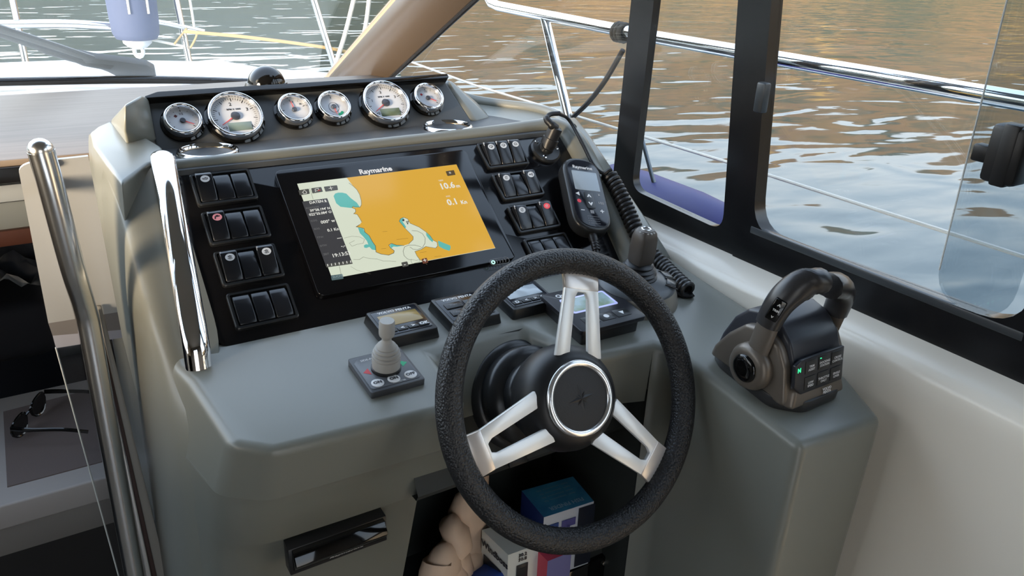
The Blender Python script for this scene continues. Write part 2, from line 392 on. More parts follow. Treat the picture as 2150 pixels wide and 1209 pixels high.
# small opening window between pillar and post
window('window_2', 'narrow side window with black frame ahead of the sliding window',
       [(.106, -.07), (.088, .82), (-.156, .82), (-.218, -.07)], [(.048, -.026), (.026, .80), (-.098, .80), (-.187, -.034)], .499, .515, .509, FRAMEB, .03)
w3 = window('window_3', 'wide sliding side window in a black frame',
       [(-.218, -.072), (-.156, .82), (-.76, .82), (-.76, -.095)], [(-.249, -.014), (-.166, .80), (-.658, .80), (-.660, -.004)], .497, .522, .516, FRAMEB, .05)
window('window_5', 'aft side window behind the helm', [(-.76, -.095), (-.76, .82), (-1.86, .82), (-1.86, -.095)], [(-.82, -.004), (-.82, .80), (-1.80, .80), (-1.80, -.004)], .497, .522, .516, FRAMEB, .05)
g = G(); g.box(.012, .42, .012, T(.502, -.455, -.012), r=.002); obj('track', g, FRAMEG, w3)
yedge = at(2040, 340, X=.505)
g = G(); g.prism(rpoly([(yedge.y, -.008), (yedge.y + .018, .80), (-.64, .80), (-.64, -.008)], .05, 6), -.003, .003, frame((.503, 0, 0), (0, 1, 0), (0, 0, 1), (1, 0, 0)))
obj('sliding_pane', g, PANE2, w3, smooth=0)
g = G(); g.tube([(.4995, yedge.y, .03), (.4995, yedge.y + .018, .80)], .0012, 6); obj('pane_edge', g, mat('pane_edge', (.6, .62, .6), rough=.3), w3)  # pale tube drawn as the highlight along the glass edge
lc = at(2098, 320, X=.478)
g = G(); g.box(.034, .040, .066, T(.482, lc.y - .01, lc.z), r=.006); g.box(.020, .018, .070, T(.474, lc.y - .012, lc.z), r=.003)
lt = obj('latch', g, RUB, w3); lt['label'] = 'black plastic window latch'
g = G(); g.box(.016, .022, .020, T(.486, lc.y + .02, lc.z - .006), r=.003); obj('latch_tongue', g, RUB, lt)
c0 = at(1598, 205, X=.478)
g = G(); g.box(.014, .017, .044, T(.480, c0.y, c0.z), r=.003); obj('catch', g, FRAMEG, w3)
# quarter window between windshield pillar and the black pillar
qa = at(835, 150, X=.42); qb = at(990, 0, X=.42)
sl = (qb.z - qa.z) / (qb.y - qa.y)
g = G()
g.prism([(.10, -.02), (.086, .80), (-.05, .80), (qa.y + .25, qa.z + sl * .25), (qa.y + .25, -.02)], -.002, .002, frame((.512, 0, 0), (0, 1, 0), (0, 0, 1), (1, 0, 0)))
w1 = struct('window_1', g, PANE, 0, 'clear quarter window beside the windshield pillar')
# pillars
PILT = mat('pillar_trim_taupe', '40372f', rough=.36, bump=(400, .04, .0005))
g = G()
ax = Vector((0, .889 - 1.371, .248 - .005)).normalized(); ac = Vector((0, ax.z, -ax.y))      # across the pillar
pm0 = Vector((.4, (1.371 + .884) / 2, (.005 + .074) / 2)); rings = []
hw = abs(((Vector((.4, .884, .074)) - Vector((.4, 1.371, .005))).dot(ac))) / 2
for k in (-.5, 0, .4, .8, 1.3):
    c = pm0 + ax * k; ring = []
    for j in range(13):
        t = -1 + j / 6; ring.append(c + ac * hw * t + Vector((-.045 * (1 - t * t), 0, 0)))
    ring += [c + ac * hw * .9 + Vector((.03, .045, 0)), c - ac * hw * .9 + Vector((.03, .045, 0))]
    rings.append(ring)
g.loft(rings)
o = struct('trim_1', g, PILT, 60, 'sloping taupe windshield pillar trim')
for sgn, rr in ((-1, .006), (1, .010)):
    g = G(); g.tube([pm0 + ax * k + ac * hw * sgn + Vector((.0, 0, 0)) for k in (-.5, .4, 1.3)], rr, 8)
    obj('edge_seal', g, FRAMEB if sgn * ac.y < 0 else mat('seal_beige', '9b8d7c', rough=.6), o)
# windshield glass and its base
WS0 = Vector((0, 1.371, .005)); WSN = Vector((0, .504, 1)).normalized()
def ws(px, py, d=0.): return hit(px, py, WS0 + WSN * d, WSN)
g = G(); wsx = Vector((1, 0, 0)); wsy = Vector((0, -1, .504)).normalized()
g.prism([(-2.0, -.02), (.42, -.02), (.40, 1.45), (-2.0, 1.45)], -.002, .002, frame(WS0, wsx, wsy, WSN))
struct('window_4', g, PANE, 0, 'raked clear windshield')
pts = [ws(-200, 176), ws(0, 172), ws(300, 167.5), ws(520, 172), ws(640, 178), ws(760, 186)]
g = G(); g.tube(spline(pts, 6), .011, 8); struct('trim_2', g, FRAMEB, 60, 'black windshield base gasket')
# dash top left of the console
DASHW = mat('dash_brushed_taupe', '8d857b', rough=.5)
def brushed(m, c1, c2, sc):
    nt = m.node_tree; b = nt.nodes['Principled BSDF']; tc = nt.nodes.new('ShaderNodeTexCoord'); mp = nt.nodes.new('ShaderNodeMapping')
    mp.inputs['Scale'].default_value = sc; n = nt.nodes.new('ShaderNodeTexNoise'); n.inputs['Scale'].default_value = 6; n.inputs['Detail'].default_value = 6
    r = nt.nodes.new('ShaderNodeValToRGB'); r.color_ramp.elements[0].position = .3; r.color_ramp.elements[1].position = .7
    r.color_ramp.elements[0].color = (*srgb(c1), 1); r.color_ramp.elements[1].color = (*srgb(c2), 1)
    nt.links.new(tc.outputs['Object'], mp.inputs[0]); nt.links.new(mp.outputs[0], n.inputs[0]); nt.links.new(n.outputs['Fac'], r.inputs[0]); nt.links.new(r.outputs[0], b.inputs['Base Color'])
brushed(DASHW, '675a4e', '76695d', (1.2, 14, 1))
g = G(); g.prism([(-1.7, .425), (-.34, .40), (-.30, .33), (.33, .33), (.40, 1.0), (.1, 1.01), (-.48, 1.0), (-1.7, .96)], .036, .05, r=.003)
struct('dashboard', g, DASHW, label='brushed taupe dashboard top beside the console')
g = G(); g.poly3([(-1.7, .93, .047), (-.48, .975, .047), (.1, .985, .047), (.42, .98, .047), (.42, 1.40, -.04), (.12, 1.405, -.035), (-.3, 1.36, .0), (-1.7, 1.31, .024), (-1.7, .93, -.12), (.42, .98, -.12), (.42, 1.40, -.12), (-1.7, 1.31, -.12)], [(0, 1, 6, 7), (1, 2, 5, 6), (2, 3, 4, 5), (0, 8, 9, 3, 2, 1), (3, 9, 10, 4), (4, 10, 11, 7, 6, 5), (7, 11, 8, 0)]); struct('window_sill', g, WHITEP, label='white sill strip under the windshield')
g = G(); g.prism([(-1.7, .416), (-.33, .391), (-.33, .45), (-1.7, .45)], .014, .040, r=.003); struct('trim_3', g, FRAMEB, label='black edge strip of the dashboard')
# forward bulkhead below the dash
ALUG = mat('bulkhead_alu', '8c949c', rough=.3, metal=.6)
BULKG = mat('bulkhead_grey', '8b8f8e', rough=.5); WOODB = mat('wood_strip', '4a2a1e', rough=.4, noise=(20, '5b3425', .3))
def zat(py, Y): return at(20, py, Y=Y).z
YB = .47
def strip(name, p0, p1, m, y0, label):
    g = G(); za, zb = zat(p1, y0), zat(p0, y0); g.box(1.3, .02, zb - za, T(-1.05, y0 + .01, (za + zb) / 2), r=.002); return struct(name, g, m, label=label)
strip('trim_4', 342, 372, ALUG, .445, 'grey metal channel under the dashboard edge')
strip('trim_5', 372, 395, FRAMEG, .465, 'dark groove below the metal channel'); strip('trim_6', 388, 424, mat('ledge_light', 'b9bec2', rough=.35), .455, 'pale ledge below the dashboard')
strip('trim_7', 424, 484, BULKG, .47, 'grey bulkhead panel beside the cabin door'); strip('trim_8', 484, 517, WOODB, .46, 'dark brown wood strip above the berth')
DARKN = mat('cabin_gloom_navy', (.006, .007, .012), rough=.8)  # near-black navy puts the dimness of the closed cabin into its walls
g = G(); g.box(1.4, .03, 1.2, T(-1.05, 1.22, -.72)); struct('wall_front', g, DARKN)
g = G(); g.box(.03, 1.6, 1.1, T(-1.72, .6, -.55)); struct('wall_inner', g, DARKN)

# ------------------------------------------------------------------ helm console
con = thing('helm_console', 'grey moulded helm console carrying wheel, switches and screen', 'console', T(.05, -.1, -1.05))
CI = con.matrix_world.inverted()
def cpart(name, g, m, label=None, smooth=35, parent=None):
    o = obj(name, g, m, parent or con, CI if parent is None else None, smooth)
    if label: o['label'] = label
    return o
# shelf with its front edge and the throttle plinth
sh = [((-.352, -.105), (-.368, -.11, -.19)), ((-.352, -.130), (-.368, -.135, -.19)), ((-.343, -.165), (-.364, -.16, -.19)), ((-.329, -.295), (-.344, -.268, -.19)), ((-.292, -.325), (-.298, -.304, -.19)),
      ((-.102, -.337), (-.10, -.311, -.19)), ((-.062, -.3375), (-.060, -.311, -.19)), ((-.056, -.224), (-.056, -.262, -.19)), ((.090, -.217), (.090, -.262, -.19)),
      ((.106, -.262), (.106, -.29, -.19)), ((.116, -.322), (.116, -.314, -.19)), ((.236, -.331), (.238, -.322, -.21)), ((.253, -.352), (.251, -.346, -1.05)),
      ((.255, -.572), (.250, -.57, -1.05)), ((.400, -.582), (.378, -.576, -1.05)), ((.436, -.50), (.418, -.49, -1.05)), ((.4455, -.40), (.424, -.40, -1.05)), ((.4455, -.095), (.424, -.095, -1.05))]
g = G(); n = len(sh)
tv = [g.bm.verts.new((x, y, shz(y))) for (x, y), b in sh]; bv = [g.bm.verts.new(b) for t, b in sh]
kx = g.bm.verts.new((.238, -.322, -1.05))          # the plinth corner runs to the sole, the block beside it does not
fs = [g.bm.faces.new(tv)] + [g.bm.faces.new((tv[i], tv[i + 1], bv[i + 1], kx if i == 11 else bv[i])) for i in range(n - 1)]
bmesh.ops.recalc_face_normals(g.bm, faces=fs)
if fs[0].normal.z < 0: bmesh.ops.reverse_faces(g.bm, faces=fs)
es = [e for e in g.bm.edges if len(e.link_faces) == 2 and e.calc_face_angle(0) > .22]
bmesh.ops.bevel(g.bm, geom=es, offset=.018, segments=5, profile=.5, affect='EDGES', clamp_overlap=True)
cpart('shelf', g, GEL, smooth=60)
# front block under the shelf, left of the wheel
def rows(*a): return a
g = G()
rg = []
for z, pl in ((-.187, [(-.388, .14), (-.369, -.13), (-.344, -.266), (-.297, -.303), (-.2, -.308), (-.06, -.311), (-.06, .1)]),
              (-.215, [(-.389, .14), (-.371, -.13), (-.343, -.254), (-.300, -.288), (-.2, -.291), (-.06, -.293), (-.06, .1)]),
              (-.275, [(-.392, .14), (-.375, -.13), (-.346, -.240), (-.304, -.274), (-.2, -.277), (-.06, -.279), (-.06, .1)]),
              (-.295, [(-.393, .14), (-.377, -.13), (-.347, -.222), (-.307, -.250), (-.2, -.253), (-.092, -.255), (-.092, .1)]),
              (-.5, [(-.402, .13), (-.386, -.12), (-.352, -.185), (-.314, -.208), (-.2, -.211), (-.105, -.213), (-.105, .1)]),
              (-1.05, [(-.41, .13), (-.395, -.12), (-.36, -.16), (-.32, -.18), (-.2, -.185), (-.105, -.185), (-.105, .1)])):
    rg.append([(x, y, z) for x, y in rpoly(pl, [0, .03, .03, .025, .01, 0, 0], 3)])
g.loft(rg); cpart('front_block', g, GEL, smooth=50)
# port cheek beside the fascia, running down to the shelf
def pf(u, v, w=0.): return PF @ Vector((u, v, w))
cols = []
cheek = [  # rows from top to bottom: outer silhouette, outer edge, mid, inner edge next to fascia
    [(-.371, .18, .108), (-.368, .13, .096), pf(-.357, .128, .004), pf(-.330, .140, .006), pf(-.291, .152, .004)],
    [(-.378, .16, .05), (-.368, .06, .05), pf(-.3605, .07, .006), pf(-.330, .07, .006), pf(-.291, .07, .002)],
    [(-.382, .15, 0), (-.370, .02, 0), pf(-.3615, .0, .007), pf(-.332, .0, .006), pf(-.291, .0, .002)],
    [(-.386, .15, -.07), (-.374, -.05, -.06), pf(-.3615, -.09, .006), pf(-.336, -.09, .005), pf(-.291, -.09, .002)],
    [(-.387, .15, -.10), (-.374, -.07, -.10), (-.361, -.121, -.084), pf(-.342, -.146, .002), pf(-.291, -.146, 0)],
    [(-.388, .15, -.14), (-.379, -.05, -.14), (-.3715, -.128, -.135), (-.361, -.160, -.128), (-.335, -.20, -.120)],
    [(-.390, .15, -.20), (-.383, -.04, -.20), (-.376, -.130, -.20), (-.366, -.185, -.20), (-.33, -.24, -.20)],
    [(-.396, .14, -.34), (-.388, -.04, -.34), (-.384, -.125, -.34), (-.374, -.165, -.34), (-.335, -.20, -.34)],
    [(-.405, .13, -.6), (-.396, -.04, -.6), (-.393, -.115, -.6), (-.380, -.145, -.6), (-.34, -.165, -.6)],
    [(-.413, .13, -1.05), (-.404, -.04, -1.05), (-.401, -.11, -1.05), (-.385, -.13, -1.05), (-.345, -.145, -1.05)]]
cheek = [[(r[0][0] + .004, .34, r[0][2]), r[0]] + list(r[1:]) for r in cheek]
g = G(); vs = [[g.bm.verts.new(p) for p in r] for r in cheek]; fs = []
for a, b in zip(vs, vs[1:]):
    for i in range(5): fs.append(g.bm.faces.new((a[i], a[i + 1], b[i + 1], b[i])))
bmesh.ops.recalc_face_normals(g.bm, faces=fs)
if sum(f.normal.y for f in fs) > 0: bmesh.ops.reverse_faces(g.bm, faces=fs)
cr = [e for e in g.bm.edges if len(e.link_faces) == 2]
o = cpart('cheek', g, GEL, smooth=180)
md = o.modifiers.new('soft', 'SUBSURF'); md.levels = 2; md.render_levels = 2
# wing top left of the gauges
wb, wh, wk = Vector((-.336, .32, .12)), at(188, 277, Y=.26), Vector((-.289, .125, .100)); wn_ = (wh - wb).cross(wk - wb).normalized()
wtop = [hit(x, y, wb, wn_) for x, y in ((188, 277), (203, 265), (232, 252), (262, 276), (293, 279), (338, 306), (356, 330), (312, 342), (256, 384), (224, 345), (195, 305))]
wbot = [p + Vector((-.010 if i in (0, 8, 9, 10) else -.004 if i < 3 else 0, .0, -.13)) for i, p in enumerate(wtop)]; nw = len(wtop)
g = G(); g.poly3(wtop + wbot, [tuple(range(nw))] + [(i, (i + 1) % nw, nw + (i + 1) % nw, nw + i) for i in range(nw)], r=.005, seg=3)
cpart('wing', g, GEL, smooth=40)
g = G()
g.hull([at(262, 220, Y=.19), at(261, 277, Y=.187), at(290, 282, Y=.200), at(297, 200, Y=.235), at(312, 206, Y=.282), at(232, 253, Y=.30), (-.337, .30, .112), (-.287, .36, .140), (-.287, .30, .09), (-.287, .225, .10), (-.33, .2, .10)], r=.004, seg=3)
cpart('pod_shoulder', g, GEL, smooth=40)
# instrument pod
g = G()
g.poly3([(-.289, .225, .086), (.252, .225, .086), (.228, .289, .154), (-.284, .285, .150), (-.289, .36, .06), (.30, .36, .06), (.236, .36, .142), (-.284, .36, .138)],
        [(0, 1, 2, 3), (3, 2, 6, 7), (1, 5, 6, 2), (0, 3, 7, 4), (4, 7, 6, 5)], r=.004)
cpart('instrument_pod', g, PODB)
g = G()
g.hull([(.230, .286, .152), (.245, .292, .150), (.250, .36, .142), (.262, .222, .084), (.247, .228, .086), (.300, .285, .104), (.305, .24, .084), (.30, .36, .09), (.25, .36, .06)], r=.006, seg=3)
cpart('pod_shoulder', g, GEL, smooth=50)
g = G(); g.prism(rpoly([(-.288, .078), (.231, .084), (.231, .093), (-.268, .090), (-.288, .083)], .003, 3), -.002, .013, GF, r=.002)
cpart('visor', g, GLOSSB, 'glossy black visor lip')
# ledge behind the lip and the starboard corner tray
g = G(); g.prism([(-.294, .10), (.40, .10), (.445, .20), (.46, .26), (.33, .40), (.24, .40), (.24, .24), (-.294, .24)], -.05, .0865, r=.004); cpart('ledge', g, mat('ledge_grey', '45484b', rough=.45))
tr_ = [at(975, 206, Y=.36), at(1010, 214, Y=.33), at(1060, 221, Y=.285), at(1110, 227, Y=.24), at(1150, 236, Y=.195), at(1176, 250, Y=.155), pf(.392, .135, .002)]
g = G(); g.tube(spline(tr_, 5), .011, 12)
lo = [(.262, .30, .086), (.27, .27, .085), (.29, .23, .085), (.31, .19, .085), (.33, .15, .085), (.35, .125, .085), (.36, .11, .083)]
g.loft([[tuple(p) for p in tr_], [tuple(p.lerp(Vector(q), .5) - Vector((0, 0, .004))) for p, q in zip(tr_, lo)], lo], closed=False, cap=False)
cpart('corner_tray', g, GEL, smooth=60)
# rounded lip over the fascia and down its starboard side
def lip_path():
    p = [(-.296, .1455), (-.15, .146), (.05, .147), (.22, .1485), (.315, .152), (.350, .150), (.374, .136), (.384, .108), (.385, .05), (.380, -.05), (.374, -.12), (.370, -.16)]
    return spline([pf(u, v, .0) for u, v in p], 4)
lp = lip_path(); m_ = len(lp)
rad = [.0085 + .0030 * i / (m_ * .38) if i < m_ * .38 else .0115 + .012 * min(1, (i - m_ * .38) / (m_ * .25)) for i in range(m_)]
g = G(); g.tube(lp, rad, 20, sy=.85, up=PF.to_3x3() @ Vector((0, 0, 1))); cpart('lip', g, GEL, smooth=60)
g = G(); g.hull([(.365, -.13, -.10), (.447, -.13, -.09), (.365, .13, .088), (.447, .13, .07), (.365, .2, .085), (.47, .2, .082), (.447, .2, -.12), (.365, .2, -.12), (.365, -.13, -.12), (.447, -.13, -.12)], r=.004); cpart('side_fill', g, GEL)
# black fascia
g = G(); g.prism(rpoly(rect(.660, .292, .036, .003), [.014, .004, .004, .004], 4), -.012, 0, PF, r=.0015); cpart('fascia', g, BLACKP, 'black switch and screen fascia')
# wheel recess and open locker below
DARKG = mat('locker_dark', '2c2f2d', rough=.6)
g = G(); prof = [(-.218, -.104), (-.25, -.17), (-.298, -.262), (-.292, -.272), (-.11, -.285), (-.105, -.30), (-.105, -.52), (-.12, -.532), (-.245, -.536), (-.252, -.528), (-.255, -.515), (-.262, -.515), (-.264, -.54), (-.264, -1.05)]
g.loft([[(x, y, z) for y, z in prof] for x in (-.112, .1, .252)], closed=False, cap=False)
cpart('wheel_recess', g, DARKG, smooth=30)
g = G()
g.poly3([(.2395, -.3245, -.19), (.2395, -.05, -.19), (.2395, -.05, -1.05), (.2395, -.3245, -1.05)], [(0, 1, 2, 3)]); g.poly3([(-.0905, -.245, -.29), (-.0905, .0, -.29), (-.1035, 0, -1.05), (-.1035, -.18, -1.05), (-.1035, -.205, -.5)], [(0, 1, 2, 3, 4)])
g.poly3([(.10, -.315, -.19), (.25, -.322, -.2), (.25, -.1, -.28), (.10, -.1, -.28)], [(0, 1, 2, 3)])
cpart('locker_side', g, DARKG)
g = G(); g.box(.10, .012, .5, T(.205, -.268, -.79), r=.003); kp = cpart('kick_panel', g, GLOSSB, 'black kick panel')
g = G(); g.lathe([(.005, 0), (.005, .002), (.003, .003)], 12, T(.238, -.2745, -.552) @ RX(90)); cpart('screw', g, STEEL)
g = G(); g.box(.030, .006, .012, T(.035, -.3025, -.255) @ RX(-27), r=.002); cpart('locker_latch', g, RUB)
# chrome cup holders in the ledge
for k, (px, py, lab) in enumerate(((437, 321, 'chrome ringed cup holder left, behind the lip'), (940, 268, 'chrome ringed cup holder at the right end of the ledge'))):
    c = at(px, py, Z=.0870)
    t = thing('cup_holder', lab, 'cup holder', T(c.x, c.y, .0870), 'cup holders in the ledge')
    g = G(); g.lathe([(.037, -.004), (.038, .003), (.0405, .006), (.0435, .005), (.045, 0), (.044, -.001)], 48, cap0=False, cap1=False); obj('ring', g, CHROME, t, smooth=60)
    g = G(); g.lathe([(.0375, .001), (.037, -.0), (.035, -.05), (.0, -.051)], 40, cap0=False, cap1=False); obj('cup', g, mat('cup_inner', (.35, .28, .2), rough=.25, metal=.8), t, smooth=60)

# ------------------------------------------------------------------ chart plotter
cp = thing('chart_plotter', 'wide black chart plotter showing an orange and pale green sea chart', 'screen', PF)
g = G(); g.prism(rpoly(rect(.315, .214, .0015, .0025), .010, 5), .0, .0115, r=.0018, seg=3); obj('bezel', g, SCRG, cp)
def scr(px, py):
    p = PFi @ hit(px, py, PF @ Vector((0, 0, .0125)), (PF.to_3x3() @ Vector((0, 0, 1)))); return (p.x, p.y)
def em(name, c, s=.55): return mat('screen_' + name, (.01, .01, .01), rough=.12, emit=c, es=s, spec=.3)
E_SEA = em('sea', 'd3dac6', .85); E_LAND = em('land', 'deab3c', .80); E_TEAL = em('teal', '63bab2', .80); E_BOX = em('box', '3d3d40', .8); E_BTN = em('button', '5a5a55', .6)
E_TXT = em('text', 'e8e8e0', .8); E_LINE = em('line', '6a6a58', .5); E_BLUE = em('bluebox', '5f7478', .6); E_RED = em('red', 'c04038', .6); E_BEIGE = em('beige', 'd9d2b8', .62)
g = G(); g.prism(rect(.2608, .163), .0112, .0120); scn = obj('screen', g, E_SEA, cp, smooth=0)
def crop(x, y): return scr(580 + x / 3.779, 320 + y / 3.779)
LZ = [.01215]
def chart(name, pts, m, dz=.00006):
    LZ[0] += dz; g = G(); g.flat([crop(*p) for p in pts], LZ[0]); return obj(name, g, m, scn, smooth=0)
W2, H2 = .1302, .0813
land = [(577, 243), (612, 268), (640, 296), (662, 335), (675, 385), (676, 415), (664, 436), (640, 432), (612, 428), (600, 438), (628, 450), (630, 472), (614, 486), (642, 492), (662, 522), (678, 551), (660, 574), (634, 590), (668, 596), (696, 604), (703, 632), (737, 660), (762, 706), (787, 742), (792, 790), (830, 806), (892, 815), (932, 798), (936, 780), (906, 757), (893, 735), (914, 722), (952, 735), (1012, 738), (1052, 725), (1086, 692), (1086, 668), (1060, 640), (1020, 600), (975, 546), (986, 525), (1010, 515), (1042, 527), (1062, 562), (1132, 592), (1190, 632), (1222, 662), (1246, 697), (1276, 712), (1280, 742), (1264, 760), (1186, 746), (1150, 770), (1100, 786), (1116, 820), (1140, 852), (1196, 888)]
lb = crop(1196, 888); lt_ = crop(577, 243)
LZ[0] += .00006; g = G(); g.flat([crop(*p) for p in land[1:-1]] + [(lb[0], -H2), (W2, -H2), (W2, H2), (lt_[0], H2)], LZ[0]); obj('chart_land', g, E_LAND, scn, smooth=0)
chart('chart_shoal', [(455, 345), (468, 325), (490, 318), (525, 318), (556, 326), (575, 345), (592, 362), (640, 398), (664, 434), (622, 436), (612, 428), (596, 440), (560, 436), (510, 430), (476, 402)], E_TEAL)
chart('chart_shoal', [(648, 594), (690, 603), (702, 632), (736, 661), (761, 707), (786, 742), (791, 775), (760, 770), (737, 746), (720, 702), (690, 666), (664, 640)], E_TEAL)
chart('chart_shoal', [(1282, 700), (1300, 705), (1330, 718), (1382, 738), (1384, 760), (1374, 780), (1330, 766), (1290, 744)], E_TEAL)
chart('chart_shoal', [(1188, 634), (1222, 662), (1244, 697), (1240, 712), (1214, 690), (1192, 660)], E_TEAL)
chart('chart_shoal', [(900, 736), (916, 724), (955, 737), (1005, 740), (960, 748), (930, 746), (912, 760)], E_TEAL)
chart('chart_shoal', [(975, 546), (986, 527), (1008, 518), (1015, 535), (1000, 545), (1030, 590), (1024, 603)], E_TEAL)
chart('chart_shoal', [(695, 738), (712, 728), (735, 732), (742, 748), (716, 758), (698, 755)], E_TEAL)
def chart_line(pts, r=.00028, m=None):
    LZ[0] += .00002; g = G(); P = [Vector((*crop(*p), LZ[0])) for p in pts]
    for a, b in zip(P, P[1:]):
        d = (b - a).normalized(); w = Vector((-d.y, d.x, 0)) * r; e = d * r
        g.poly3([a - w - e, b - w + e, b + w + e, a + w - e], [(0, 1, 2, 3)])
    return obj('chart_line', g, m or E_LINE, scn, smooth=0)
chart_line([(577, 243)] + land[1:16], .0003); chart_line(land[16:34], .0004); chart_line(land[34:58], .0003)
chart_line([(1076, 620), (1120, 624), (1160, 645), (1182, 680), (1180, 720), (1160, 755), (1120, 772), (1085, 768), (1060, 750)])
chart_line([(1150, 750), (1100, 735), (1050, 735), (1018, 750), (1006, 785), (1015, 820), (1040, 845), (1075, 855)])
chart_line([(612, 850), (660, 850), (690, 830), (740, 842), (800, 846), (850, 862), (900, 862), (950, 866)], .0002)
chart_line([(540, 680), (600, 665), (660, 670), (700, 690), (690, 720), (640, 730), (600, 745), (580, 720), (620, 700)], .00018)
chart_line([(265, 285), (292, 370)], .0002); chart_line([(500, 905), (520, 990)], .0002); chart_line([(590, 905), (640, 935), (750, 965)], .00015)
for a in ((845, 630, 880, 626), (955, 692, 1045, 682), (835, 765, 870, 762), (1255, 828, 1310, 822), (1140, 795, 1190, 789)): chart_line([a[:2], a[2:]], .00022, em('mark', '9a7a35', .6))
chart_line([(1068, 848), (1110, 858), (1140, 850), (1136, 868), (1080, 885), (1068, 862)], .0002)
LZ[0] = .0131
def quad(name, a, b, c, d, m, r=.0012):
    g = G(); LZ[0] += .00004; g.flat(rpoly([crop(*a), crop(*b), crop(*c), crop(*d)], r, 3), LZ[0]); return obj(name, g, m, scn, smooth=0)
quad('data_box', (204, 392), (404, 365), (606, 885), (398, 914), E_BOX, .0008)
quad('data_bar', (388, 890), (596, 858), (606, 885), (398, 914), E_BTN, .0004)
quad('menu_button', (175, 302), (258, 290), (266, 330), (186, 342), E_BTN); quad('menu_button', (276, 286), (356, 276), (370, 314), (286, 328), E_BTN)
quad('menu_button', (376, 274), (482, 262), (490, 300), (390, 314), E_BTN); quad('menu_button', (1342, 152), (1408, 142), (1422, 180), (1358, 190), em('btnd', '6b5a40', .5))
quad('menu_button', (432, 978), (522, 966), (534, 1004), (440, 1018), E_BLUE); quad('zoom_button', (990, 876), (1038, 866), (1050, 902), (1002, 912), E_BTN); quad('zoom_button', (1150, 848), (1192, 838), (1206, 876), (1164, 886), em('btnp', '7a4a38', .6))
LZ[0] = .0139
def stext(s, a, b, size, m=E_TXT, ax='LEFT', bold=.0, sx=1.):
    p = crop(a, b); return text(s, size, m, scn, T(p[0], p[1], LZ[0]), bold=bold, ax=ax, sx=sx)
for s, x, y, sz in (('DATEN 1', 262, 405, .0062), ('x', 380, 390, .007), ("39°58.194' N", 266, 468, .0056), ("022°55.084' O", 260, 500, .0056), ('000° w', 352, 560, .0072), ('0.1 Kn', 404, 624, .0064), ('---', 480, 684, .0070), ('-.-', 512, 748, .0070), ('19:13:53', 440, 826, .0080)):
    stext(s, x, y, sz, bold=.00012)
for s, x, y in (('POSITION', 235, 450), ('COG', 272, 550), ('SOG', 298, 614), ('TTW', 322, 682), ('DTW', 346, 748), ('ZEIT', 372, 815)): stext(s, x, y, .0042, em('txd', '8a8a8a', .5))
stext('10.6', 1294, 278, .0155, bold=.0004); stext('m', 1425, 272, .009, bold=.0002); stext('0.1', 1354, 404, .0155, bold=.0004); stext('Kn', 1462, 402, .0095, bold=.0003)
stext('TIEFE', 1285, 230, .0036); stext('SOG', 1345, 354, .0036); stext('-', 1008, 892, .011); stext('+', 1162, 864, .011); stext('≡', 1368, 168, .007); stext('SUCHE', 446, 994, .005, em('txb', '9fb4b8', .6))
for k in range(7): quad('data_tick', (402 + k * 30.3, 890 - k * 4.6), (408 + k * 30.3, 889 - k * 4.6), (412 + k * 30.3, 907 - k * 4.6), (406 + k * 30.3, 908 - k * 4.6), E_TXT, 0)
chart_line([(206, 324), (222, 304), (240, 320)], .0003, E_TXT); chart_line([(212, 322), (216, 334), (240, 330), (236, 318)], .0003, E_TXT)
chart_line([(310, 318), (306, 296), (332, 290), (336, 306), (312, 310)], .0003, E_TXT); chart_line([(332, 308), (346, 304)], .0008, E_RED); chart_line([(428, 278), (436, 300)], .0005, E_TXT); chart_line([(416, 292), (448, 286)], .0003, E_TXT)
g = G(); g.flat([crop(1007 + 9 * math.cos(a), 541 + 9 * math.sin(a)) for a in [k * .5236 for k in range(12)]], .0138); obj('boat_mark', g, PRINTK, scn, smooth=0)
LZ[0] = .0138; chart_line([(1030, 553), (1042, 572), (1046, 550), (1030, 553)], .0005, PRINTK)
ic = scr(789, 357); text('Raymarine', .0125, PRINT, cp, T(ic[0], ic[1], .0117), bold=.0004)
# touch slider lower right
a = Vector((*scr(1036, 550), .0118)); b = Vector((*scr(1063, 545.5), .0118)); d = (b - a).normalized(); nn_ = Vector((-d.y, d.x, 0)); rr = .0052; pth = []
for k in range(9): an = math.pi / 2 + math.pi * k / 8; pth.append(a + (d * math.cos(an) + nn_ * math.sin(an)) * rr)
for k in range(9): an = -math.pi / 2 + math.pi * k / 8; pth.append(b + (d * math.cos(an) + nn_ * math.sin(an)) * rr)
g = G(); g.tube(pth, .0003, 5, closed=True)
for k in range(4):
    c = a.lerp(b, .3 + k * .22); g.tube([c + nn_ * .0028 - d * .001, c + d * .0004, c - nn_ * .0028 - d * .001], .0003, 5)
sld = obj('touch_slider', g, PRINTD, cp)
g = G(); g.tube([a + (d * math.cos(k * .5236) + nn_ * math.sin(k * .5236)) * .0026 for k in range(12)], .0009, 6, closed=True); obj('power_mark', g, mat('power_led', (.2, .6, .5), emit=(.6, .95, .85), es=.8), sld)

